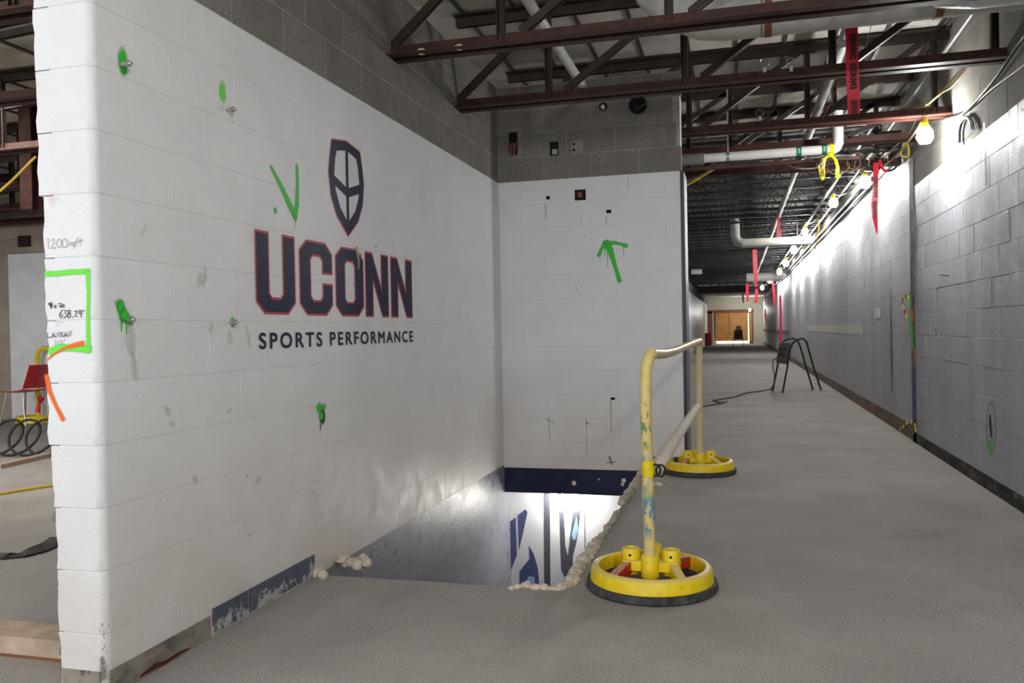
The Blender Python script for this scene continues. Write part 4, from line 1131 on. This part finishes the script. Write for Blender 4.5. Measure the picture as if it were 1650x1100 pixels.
for sx_ in (-.28, .28):
    for sy_ in (-.2, .2): MB().tube([(q.x + sx_ * 1.1, q.y + sy_, 0), (q.x + sx_ * .8, q.y + sy_ * .7, .75)], .02, 6).build('leg', M['stand_black'], t3, smooth=40)
MB().box(q.x - .24, q.x + .24, q.y - .2, q.y + .2, .42, .98).build('body', M['dark_plastic'], t3)
tag(MB().box(q.x - .12, q.x + .17, q.y - .12, q.y + .12, .98, 1.22).build('cardboard_box', M['cream'], center=True), 'small pale box on top of the far grey seat', 'box')

# ------------------------------------------------------------------ power box on a tube stand
st = thing('power_box_stand', 'black tube stand of two bent hoops carrying a dark power box in the corridor', 'stand', (1.0, 15.6, 0))
def hoop(px, ya, yb):
    pts = []
    for i, (x, y) in enumerate(px):
        yy_ = ya + (yb - ya) * i / (len(px) - 1); q_ = at(x, y, 'Y', yy_); pts.append((q_.x, yy_, max(q_.z, .0)))
    pts[0] = (pts[0][0], pts[0][1], .0); pts[-1] = (pts[-1][0], pts[-1][1], .0); return pts
MB().tube(hoop([(1245, 630), (1253, 588), (1260, 556), (1263, 549), (1269, 546), (1279, 545), (1286, 550), (1290, 560), (1299, 592), (1310, 628)], 15.6, 15.9), .0165, 8).build('rear_hoop', M['stand_black'], st, smooth=50)
MB().tube(hoop([(1261, 632), (1268, 595), (1273, 563), (1277, 553), (1284, 547), (1293, 545), (1299, 550), (1302, 560), (1311, 592), (1323, 629)], 15.25, 15.9), .0165, 8).build('front_hoop', M['stand_black'], st, smooth=50)
q = [at(x, y, 'Y', 15.45) for x, y in ((1257, 552), (1274, 552), (1270, 587), (1251, 584))]
m_ = MB(); d_ = Vector((0, .22, 0)); m_.add([*q, *[p + d_ for p in q]], [(0, 1, 2, 3), (4, 7, 6, 5), (0, 4, 5, 1), (1, 5, 6, 2), (2, 6, 7, 3), (3, 7, 4, 0)])
m_.build('power_box', M['dark_plastic'], st)['label'] = 'dark plastic power box'
c0 = at(1262, 580, 'Y', 15.43)
m_ = MB()
for (x, y) in ((1258, 562), (1264, 562), (1256, 571), (1262, 571)):
    p = at(x, y, 'Y', 15.45); m_.lathe([(0, -.015), (.035, -.015), (.035, 0)], (p.x, 15.45, p.z), 10, 'Y')
m_.build('outlet', M['black'], st, smooth=40)
cord = [at(x, y, 'Y', 15.4) for x, y in ((1252, 576), (1246, 580), (1245, 592), (1248, 604), (1247, 618))]
cord += [at(x, y, 'Z', .012) for x, y in ((1242, 627), (1225, 630), (1205, 632), (1185, 639), (1160, 643), (1149, 645), (1160, 648), (1171, 647), (1160, 650), (1140, 653), (1132, 655))]
MB().tube(cord, .011, 6).build('power_cord', M['brown_cord'], st, smooth=60)['label'] = 'thin brown cord trailing away across the floor'

# ------------------------------------------------------------------ overhead pipes
t = thing('insulated_pipe', 'wide pale jacketed pipe under the nearest joists at upper right', 'pipe', (.6, 5.2, 3.0))
rc = .13
zc = at(1240, 57, 'Y', 5.2).z + rc
body = [(-.05, 5.2, zc), (.5, 5.2, zc), (1.0, 5.2, zc), (1.645, 5.2, zc)]
MB().tube([(-.52, 5.2, zc + .36), (-.46, 5.2, zc + .22), (-.33, 5.2, zc + .09), (-.16, 5.2, zc + .015), (-.02, 5.2, zc), (.16, 5.2, zc)], rc, 20).build('elbow', M['insul'], t, smooth=50)
MB().tube(body, rc, 20).build('run', M['insul'], t, smooth=50)
MB().tube([(.155, 5.2, zc), (.165, 5.2, zc)], rc + .002, 20).build('seam_band', M['pvc_gray'], t, smooth=50)
for px in (1237, 1512):
    q = at(px, 40, 'Y', 5.2); m_ = MB().tube([(q.x - .02, 5.2, zc), (q.x + .02, 5.2, zc)], rc + .005, 20); m_.box(q.x - .02, q.x + .02, 5.08, 5.084, zc, 3.45); m_.build('hanger_strap', M['ply_dark'], t, smooth=50)
t = thing('insulated_pipe', 'second pale pipe with a rounded end above the wide pipe, at the top right edge', 'pipe', (1.4, 5.0, 3.2))
z2 = at(1560, 14, 'Y', 4.93).z + .125
MB().tube([(.96, 4.95, z2 + .24), (1.0, 4.94, z2 + .10), (1.10, 4.93, z2 + .02), (1.25, 4.93, z2), (1.645, 4.93, z2)], .125, 20).build('run', M['sheet'], t, smooth=50)
MB().tube([(1.08, 4.84, z2 - .10), (1.645, 4.84, z2 - .105)], .012, 8).build('jacket_lip', M['pvc'], t, smooth=50)
# sloping pale pipe
tag(MB().tube([(-1.225, 3.0, 3.2), (-1.225, 5.6, 3.2), (-1.225, 7.05, 3.2)], .036, 14).build('vent_pipe', M['pvc'], smooth=50), 'slim white pipe running towards the back wall between the joists', 'pipe')
# grey round duct along the corridor
m_ = thing('round_duct', 'thin grey round duct running down the corridor under the deck', 'duct', (.76, 5.3, 3.25))
MB().tube([(.80, 5.45, 3.30), (.78, 8.0, 3.24), (.76, 12, 3.2), (.74, 20, 3.2), (.72, 30, 3.2), (.72, 40, 3.2)], .042, 14).build('run', M['duct'], m_, smooth=50)
for y in (6.6, 9.0, 11.5, 14, 17, 20): MB().tube([(.775, y - .02, 3.235), (.775, y + .02, 3.235)], .046, 14).build('joint_band', M['galv'], m_, smooth=50)
# white drain pipe with green labels
yd = 8.12
dp = thing('drain_pipe', 'white horizontal drain pipe with green labels turning up at its right end', 'pipe', (.2, yd, 2.75))
A_ = at(1133, 254, 'Y', yd); B_ = at(1338, 242, 'Y', yd); zz = (A_.z + B_.z) / 2
MB().tube([(A_.x, yd, zz), (B_.x, yd, zz)], .043, 18).build('run', M['pvc'], dp, smooth=50)
C1 = at(1350, 200, 'Y', yd)
MB().tube([(B_.x - .02, yd, zz), (B_.x + .03, yd, zz), (C1.x - .02, yd, zz + .01), (C1.x, yd, zz + .05), (C1.x, yd, zz + .16), (C1.x, yd, zz + .34)], .047, 18).build('elbow', M['pvc'], dp, smooth=50)
MB().tube([(XE - .1, yd, zz), (A_.x + .01, yd, zz)], .055, 18).build('coupling', M['pvc_gray'], dp, smooth=50)['label'] = 'grey coupling at the left end'
for px in (1287, 1328):
    q = at(px, 244, 'Y', yd)
    lb_ = MB().tube([(q.x - .022, yd, zz), (q.x + .022, yd, zz)], .0445, 18).build('label_band', M['green_label'], dp, smooth=50)
    m_ = MB()
    for dz_ in (-.012, .012): m_.lathe([(.005, -.0005), (.009, -.0005)], (q.x, yd - .0455, zz + dz_), 10, 'Y')
    m_.build('label_print', M['pvc'], lb_)
q = at(1173, 240, 'Y', yd)
m_ = MB().tube([(q.x - .012, yd, zz), (q.x + .012, yd, zz)], .046, 16); m_.box(q.x - .008, q.x + .008, yd - .004, yd + .004, zz, DECK); m_.build('hanger', M['galv'], dp, smooth=50)
tag(MB().bar((XE - .1, yd + .08, zz - .08), (1.1, yd + .08, zz - .08), .05, .03).build('strut_channel', M['steel'], center=True), 'dark red strut right under the white drain pipe', 'strut')
# far insulated pipes across the corridor
def cross_pipe(px0, px1, py, Y, r, lab, elbow=True, mat='insul'):
    a = at(px0, py, 'Y', Y); b = at(px1, py, 'Y', Y)
    t_ = thing('cross_pipe', lab, 'pipe', ((a.x + b.x) / 2, Y, a.z))
    MB().tube([(a.x, Y, a.z), (b.x, Y, a.z)], r, 16).build('run', M[mat], t_, smooth=50)
    for u_ in (.25, .8): MB().box(a.x + (b.x - a.x) * u_ - .008, a.x + (b.x - a.x) * u_ + .008, Y - .008, Y + .008, a.z, DECK).build('hanger_rod', M['steel_black'], t_)
    if elbow: MB().tube([(a.x + .02, Y, a.z), (a.x - .08, Y, a.z + .03), (a.x - .13, Y, a.z + .14), (a.x - .14, Y, a.z + .5)], r * 1.05, 14).build('elbow', M['duct'], t_, smooth=50)
    return t_
cross_pipe(1196, 1308, 392, 17.2, .09, 'pale jacketed pipe crossing the corridor with an elbow at its left end')
cross_pipe(1203, 1262, 447, 30, .16, 'second pale pipe crossing further down the corridor', False, 'pvc')
cross_pipe(1114, 1131, 438, 26, .08, 'short pale pipe at the left of the far ceiling', False, 'pvc')
# conduits along the right wall
for k, (x, z) in enumerate([(XF - .05, 2.88), (XF - .10, 2.93), (XF - .05, 2.98)]):
    tag(MB().tube([(x, 9.6, z), (x, 25, z + .01), (x, 50, z)], .016, 8).build('conduit', M['galv'], smooth=50), ['lowest', 'middle', 'uppermost'][k] + ' of three slim galvanised conduits running along the top of the far right wall', 'conduit', 'three conduits along the far right wall')
tag(MB().tube([(1.54, 6.2, 3.22), (1.54, 12, 3.14), (1.54, 30, 3.12)], .018, 8).build('conduit', M['galv'], smooth=50), 'single galvanised conduit below the deck right of the grey duct', 'conduit')
tag(MB().tube([(1.30, 8.9, 3.1), (1.30, 18, 3.1), (1.32, 40, 3.1)], .022, 8).build('conduit', M['duct'], smooth=50), 'grey conduit above the string of bulbs', 'conduit')
q0 = at(1318, 275, 'Y', 9.3); q1 = at(1424, 268, 'Y', 9.3)
tag(MB().tube([q0, q1], .022, 10).build('rusty_conduit', M['rust'], smooth=50), 'rust red horizontal conduit above the second caged bulb', 'conduit')
q0 = at(1368, 246, 'Y', 8.9); q1 = at(1446, 240, 'Y', 8.9)
tag(MB().bar(q0, q1, .05, .035).build('strut_channel', M['steel_black'], center=True), 'black strut holding the two cable rings', 'strut')
q = at(1435, 222, 'Y', 8.85)
jb = thing('junction_box', 'black junction box hanging over the first seam of the right wall', 'box', q)
MB().box(q.x - .12, q.x + .09, 8.8, 8.95, q.z - .10, q.z + .06).build('body', M['steel_black'], jb)
MB().tube([(q.x - .1, 8.86, q.z - .1), (q.x, 8.84, q.z - .13), (q.x + .08, 8.86, q.z - .1)], .012, 6).build('bail', M['galv'], jb, smooth=50)
for i, px in enumerate((1408, 1433)):
    q = at(px, 258, 'Y', 8.8); ring = [(q.x + .085 * math.cos(t_), 8.8 + .02 * i, q.z + .10 * math.sin(t_)) for t_ in [2 * PI * k / 20 + 1.2 for k in range(18)]]
    tag(MB().tube(ring, .011, 8).build('cable_ring', M['black_cord'], smooth=50), ('left' if i == 0 else 'right') + ' one of two black cable rings hanging above the red ribbon tape', 'ring')
for i, (px, py, Y) in enumerate(((1232, 101, 5.85), (1275, 100, 5.85), (1224, 182, 7.28))):
    q = at(px, py, 'Y', Y); ring = [(q.x + .030 * math.cos(t_), Y, q.z + .030 * math.sin(t_)) for t_ in [2 * PI * k / 16 for k in range(17)]]
    r_ = thing('wire_ring', ['wire ring on the second joist, left of two', 'wire ring on the second joist, right of two', 'small wire ring on the third joist'][i], 'ring', q)
    MB().tube(ring, .0022, 5).build('loop', M['galv'], r_, smooth=50); MB().tube([(q.x, Y, q.z - .03), (q.x, Y, q.z - .065)], .012, 8).build('stub', M['pvc'], r_, smooth=50)
for i, (px, Y) in enumerate(((680, 4.6), (737, 4.6))):
    q = at(px, 62, 'Y', Y)
for i, px in enumerate((679, 739)):
    q = at(px, 66 - i * 7, 'Y', 4.64)
    tag(MB().blob((q.x, 4.64, 2.815), .022, (1.3, 1, .9), .3, 2, i).build('foam_crumb', M['foam'], smooth=70), ['left', 'right'][i] + ' crumb of plaster lying on the nearest joist flange', 'crumb')

# ------------------------------------------------------------------ string lights along the right wall
cage = thing('string_light', 'caged work bulb', 'lamp', (0, 0, 0), None)
MB().lathe([(0, -.072), (.030, -.066), (.049, -.040), (.054, -.012), (.047, .018), (.028, .044), (.020, .052), (0, .052)], (0, 0, 0), 16).build('bulb', M['bulb'], cage, smooth=80)
m_ = MB()
for k in range(6):
    t_ = 2 * PI * k / 6; c_, s_ = math.cos(t_), math.sin(t_)
    m_.tube([(.030 * c_, .030 * s_, .062), (.060 * c_, .060 * s_, .015), (.064 * c_, .064 * s_, -.035), (.040 * c_, .040 * s_, -.078), (0, 0, -.085)], .0018, 5)
for zz_, rr_ in ((-.03, .064), (-.074, .044)): m_.tube([(rr_ * math.cos(2 * PI * k / 18), rr_ * math.sin(2 * PI * k / 18), zz_) for k in range(19)], .0018, 5)
m_.build('cage', M['chrome'], cage, smooth=60)
MB().lathe([(0, .05), (.030, .05), (.032, .062), (.026, .09), (.020, .115), (0, .115)], (0, 0, 0), 14).build('socket', M['yellow_tape'], cage, smooth=40)
MB().tube([(0, 0, .11), (.012, 0, .14), (0, 0, .165), (-.012, 0, .15)], .003, 5).build('hook', M['galv'], cage, smooth=60)
LAMPS = [at(1490, 215, 'X', 1.44), at(1394, 292, 'X', 1.46), at(1343, 325, 'X', 1.36), at(1297, 372, 'X', 1.26), at(1279, 401, 'X', 1.26), at(1266, 423, 'X', 1.26), at(1256, 437, 'X', 1.25),
         at(1240, 452, 'X', 1.20), at(1228, 463, 'X', 1.0), at(1208, 499, 'Y', 57.5)]
LLAB = ['nearest caged work bulb, glowing beside the arched hole in the right wall', 'second caged work bulb, beside the hanging red ribbon tape', 'third bare-looking work bulb down the corridor, yellow socket',
        'fourth work bulb, just above the crossing jacketed pipe', 'fifth work bulb, in front of the crossing jacketed pipe', 'sixth work bulb, below the crossing jacketed pipe', 'seventh work bulb, halfway to the plywood doors',
        'eighth work bulb, left end of the glowing cluster', 'ninth work bulb, small, far down the corridor', 'last work bulb, hanging right in front of the plywood doors']
for i, p in enumerate(LAMPS):
    o = cage if i == 0 else copy_tree(cage)
    o.location = p; o['label'] = LLAB[i]; o['group'] = 'string of caged work bulbs'
    if i > 3: o.scale = (1.25,) * 3
m_ = MB()
off = Vector((0, 0, .12))
for a, b in zip(LAMPS[:-1], LAMPS[1:]): m_.tube(arc(a + off, b + off, .12, 12), .008, 6)
tag(m_.build('light_string_cable', M['tan_cord'], smooth=60), 'pale cable linking the work bulbs along the right wall', 'cable')
# bulb under the floor edge in the stairwell
p = at(912, 800, 'Y', 7.055)
sb_ = thing('stair_light', 'glowing bulb in the stairwell below the navy band', 'lamp', p)
MB().lathe([(0, -.05), (.022, -.046), (.040, -.026), (.044, -.004), (.036, .022), (.020, .045), (0, .05)], p, 16).build('bulb', M['bulb_far'], sb_, smooth=80)
MB().lathe([(0, .045), (.024, .045), (.022, .10), (0, .10)], p, 12).build('socket', M['dark_plastic'], sb_, smooth=40)

# ------------------------------------------------------------------ loose cables
def cable(px, ax, vals, r, mat, label, name='loose_cable', cat='cable'):
    pts = [at(x, y, ax, v) for (x, y), v in zip(px, vals)]
    # smooth
    out_ = []
    for i in range(len(pts) - 1):
        a = pts[max(i - 1, 0)]; b = pts[i]; c = pts[i + 1]; d_ = pts[min(i + 2, len(pts) - 1)]
        for k in range(4):
            t_ = k / 4
            out_.append(.5 * ((2 * b) + (c - a) * t_ + (2 * a - 5 * b + 4 * c - d_) * t_ ** 2 + (3 * b - a - 3 * c + d_) * t_ ** 3))
    out_.append(pts[-1])
    return tag(MB().tube(out_, r, 6).build(name, M[mat], smooth=60), label, cat)
cable([(1700, 10), (1650, 60), (1610, 118), (1575, 160), (1545, 186), (1500, 193)], 'X', [1.62] * 6, .010, 'black_cord', 'dark sagging cable on the bare blocks of the right wall')
cable([(1700, 60), (1650, 105), (1600, 142), (1545, 190)], 'X', [1.63] * 4, .005, 'tan_cord', 'thin pale wire below the sagging dark cable')
for k in range(4):
    cable([(1552 + k * 4, 105), (1530 + k * 2, 132 + k * 2), (1508 + k * 3, 156 - k * 2), (1483 + k * 4, 172 - k)], 'X', [1.5, 1.48, 1.46, 1.45], .0055, 'yellow_cord' if k % 2 else 'tan_cord', ['yellow', 'pale', 'ochre', 'cream'][k] + ' wire of the bundle hanging over the nearest bulb, ' + ['outermost', 'second', 'third', 'innermost'][k] + ' strand')
cable([(1460, 224), (1454, 238), (1452, 250), (1463, 252), (1464, 238), (1458, 224)], 'Y', [8.6] * 6, .009, 'yellow_cord', 'small yellow cord loop hanging at the top of the dark seam')
cable([(1478, 190), (1462, 218), (1440, 238), (1420, 262)], 'Y', [8.2, 8.5, 8.7, 8.9], .006, 'tan_cord', 'pale wire from the nearest bulb to the cable rings')
cable([(1104, 300), (1125, 288), (1145, 276), (1162, 265)], 'Y', [8.6] * 4, .010, 'yellow_cord', 'yellow cord below the left end of the white drain pipe')
cable([(1104, 295), (1130, 282), (1158, 266)], 'Y', [8.65] * 3, .006, 'tan_cord', 'thin pale cord beside the yellow one under the drain pipe')
cable([(1255, 257), (1275, 268), (1300, 272), (1325, 268), (1345, 262)], 'Y', [8.48] * 5, .008, 'tan_cord', 'sagging pale cord under the right half of the drain pipe')
rg = random.Random(11)
for k in range(6):
    cx_ = 1335 + 20 * k * .8; 
    q = at(cx_, 262 + rg.uniform(-4, 6), 'Y', 8.7 + .05 * k); R_ = rg.uniform(.05, .11)
    ring = [(q.x + R_ * 1.3 * math.cos(t_), q.y + .03 * math.sin(2 * t_), q.z + R_ * math.sin(t_)) for t_ in [2 * PI * i / 22 + k for i in range(21)]]
    tag(MB().tube(ring, .004, 5).build('wire_coil', M['tan_cord'], smooth=60), ['first', 'second', 'third', 'fourth', 'fifth', 'sixth'][k] + ' loop from left in the thin wire tangle beside the yellow caution tape', 'wire', 'tangle of thin wire loops')
cable([(0, 308), (20, 290), (40, 270), (58, 252)], 'Y', [4.3] * 4, .008, 'yellow_cord', 'yellow cord stretched at the upper left beside the wall end')
cable([(1318, 345), (1320, 362), (1317, 385), (1313, 402)], 'X', [1.58] * 4, .014, 'yellow_cord', 'knotted yellow cord hanging on the far conduits')
cable([(1404, 40), (1392, 90), (1384, 118)], 'Y', [6.4] * 3, .003, 'galv', 'thin wire right of the danger tape')
for i, (x0, x1) in enumerate(((1344, 1318), (1352, 1326), (1330, 1304))):
    cable([(x0, 132), ((x0 + x1) / 2 + 2, 160), (x1, 190)], 'Y', [7.1] * 3, .003, 'rust', ['left', 'middle', 'outer left'][i] + ' thin reddish wire near the upturned drain pipe')

# ------------------------------------------------------------------ tapes
def hanging_tape(px, Y, wd, mat, label, text=None, th=.0012, yaw=0., name='warning_tape', tcol='black', tsz=.045):
    pts = [at(x, y, 'Y', Y) for x, y in px]; n = len(pts)
    t_ = thing(name, label, 'tape', pts[-1])
    vs = []; fs = []
    wds = wd if isinstance(wd, list) else [wd] * n
    for i, p in enumerate(pts):
        tw = .012 * math.sin(i * 1.7)
        for s_ in (-1, 1):
            for d_ in (0, th): vs.append(p + Vector((s_ * wds[i] / 2, tw * s_ + d_, 0)))
    for i in range(n - 1):
        b = i * 4
        fs += [(b, b + 2, b + 6, b + 4), (b + 1, b + 5, b + 7, b + 3), (b, b + 4, b + 5, b + 1), (b + 2, b + 3, b + 7, b + 6)]
    fs += [(0, 1, 3, 2), (n * 4 - 4, n * 4 - 2, n * 4 - 1, n * 4 - 3)]
    MB().add(vs, fs).build('ribbon', M[mat], t_, smooth=40)
    if Y > 9: MB().tube([pts[0] - Vector((0, 0, .01)), Vector((pts[0].x, Y, DECK))], .003, 4).build('tie_string', M['black'], t_)
    if text:
        for word, (x, y), ln in text:
            me = bold(word, .04)
            xs_ = [v.co.x for v in me.vertices]; ys_ = [v.co.y for v in me.vertices]; a, b, c, d2 = min(xs_), max(xs_), min(ys_), max(ys_)
            for v in me.vertices: v.co.x = (v.co.x - a) / (b - a) * ln; v.co.y = ((v.co.y - c) / (d2 - c) - .5) * tsz
            p = at(x, y, 'Y', Y)
            put('lettering', me, M[tcol], p + Vector((0, -.016, 0)), (0, 0, 1), (-1, 0, 0), t_)
    return t_
hanging_tape([(1372, 42), (1372.5, 70), (1373, 100), (1374, 130), (1375.5, 160), (1376, 183)], 5.78, .076, 'red_tape', 'broad red danger tape hanging from the second joist', [('DANGER', (1375, 143), .165), ('DANGER', (1374, 96), .165), ('DANGER', (1376, 183), .085)], tsz=.042)
hanging_tape([(1412, 262), (1411, 285), (1411, 310), (1409, 330), (1410, 352), (1413, 376)], 8.75, [.05, .05, .055, .06, .05, .012], 'red_tape', 'narrow red ribbon tape hanging beside the second bulb, ending in a point', [('DANGER', (1411, 318), .20), ('DANGER', (1410, 350), .16)], tsz=.03)
cable([(1417, 258), (1420, 266), (1424, 274), (1430, 276)], 'Y', [8.75] * 4, .014, 'red_tape', 'short red and white tape end twisted between the cable rings', 'warning_tape', 'tape')
hanging_tape([(1255, 345), (1254, 362), (1256, 382)], 15, [.02, .05, .09], 'red_tape', 'thin red tape tail on the grey duct, far down the corridor')
hanging_tape([(1216, 402), (1217, 430), (1218, 462)], 22, [.11, .11, .08], 'red_tape', 'red tape hanging below the crossing jacketed pipe')
hanging_tape([(1204, 457), (1204, 472), (1205, 485)], 34, [.10, .10, .08], 'red_tape', 'red tape hanging left of the far bulb cluster')
hanging_tape([(1197, 472), (1197, 480), (1198, 488)], 44, [.08, .10, .06], 'red_tape', 'smallest red tape, leftmost of the far cluster')
hanging_tape([(1219, 466), (1219, 478), (1218, 488)], 34, [.10, .10, .12], 'red_tape', 'red tape in the middle of the far bulb cluster')
hanging_tape([(1245, 452), (1247, 470), (1248, 492)], 27, [.05, .08, .06], 'red_tape', 'red tape hanging against the far right wall')
hanging_tape([(1233, 497), (1233, 508), (1234, 518)], 40, [.06, .09, .06], 'red_tape', 'short red tape before the bumper rail')
hanging_tape([(1257, 476), (1258, 510), (1258, 552)], 22, [.05, .06, .06], 'red_tape', 'long thin red tape down to the power box stand')
# yellow caution tape knotted on the drain pipe
ct = thing('caution_tape', 'yellow caution tape knotted round the white drain pipe with two tails', 'tape', at(1338, 250, 'Y', 8.03))
q = at(1339, 243, 'Y', 8.05); MB().tube([(q.x - .005, yd, zz), (q.x + .03, yd, zz)], .051, 14).build('wrap', M['yellow_tape'], ct, smooth=50)
m_ = MB().blob(at(1337, 250, 'Y', 8.05), .026, (1.2, .7, .9), .4, 2, 5); m_.build('knot', M['yellow_tape'], ct, smooth=60)
def tail(px, wds, Y=8.0):
    pts = [at(x, y, 'Y', Y) for x, y in px]; vs = []; fs = []
    for i, p in enumerate(pts):
        for s_ in (-1, 1):
            for d_ in (0, .0012): vs.append(p + Vector((s_ * wds[i] / 2, .01 * s_ * math.sin(i) + d_, 0)))
    for i in range(len(pts) - 1):
        b = i * 4; fs += [(b, b + 2, b + 6, b + 4), (b + 1, b + 5, b + 7, b + 3), (b, b + 4, b + 5, b + 1), (b + 2, b + 3, b + 7, b + 6)]
    return MB().add(vs, fs).build('tail', M['yellow_tape'], ct, smooth=40)
tail([(1336, 251), (1328, 256), (1324, 268), (1325, 280), (1326, 290)], [.02, .04, .055, .05, .02]); tail([(1340, 249), (1347, 258), (1350, 270), (1349, 278), (1350, 287)], [.02, .03, .03, .035, .03])
me = bold('CAUTION', .04); xs_ = [v.co.x for v in me.vertices]; ys_ = [v.co.y for v in me.vertices]
for v in me.vertices: v.co.x = (v.co.x - min(xs_)) / (max(xs_) - min(xs_)) * .15; v.co.y = (v.co.y / .7 - .5) * .032
put('lettering', me, M['black'], at(1325, 284, 'Y', 7.985), (0, 0, 1), (-1, 0, 0), ct)
# yellow and black tape scraps at the seam
def scrap(px, X, wd, label):
    pts = [at(x, y, 'X', X) for x, y in px]; t_ = thing('caution_tape', label, 'tape', pts[-1]); r_ = random.Random(len(px))
    for i in range(len(pts) - 1):
        a, b = pts[i], pts[i + 1]; d_ = (b - a); m = 3
        for k in range(m):
            MB().bar(a + d_ * (k / m), a + d_ * ((k + 1) / m), .008, wd, up=(0, 1, 0)).build('ribbon' if k % 2 == 0 else 'black_stripe', M['yellow_tape' if k % 2 == 0 else 'black'], t_)
scrap([(1464, 478), (1456, 477), (1453, 484), (1455, 494), (1461, 513)], XR - .02, .035, 'yellow and black tape scrap stuck at mid height of the dark seam')
scrap([(1462, 681), (1456, 687), (1450, 691)], XR - .015, .03, 'yellow and black tape scrap at the foot of the far wall beside the seam')
scrap([(1468, 678), (1475, 686), (1472, 696), (1476, 692)], XR - .03, .03, 'yellow and black tape scrap at the foot of the dark seam')
spot('broken_patch', [(Rf(1455, 694), .16, .11)], M['scuff'], NR, wf, .004, 'broken brown patch at the seam foot')
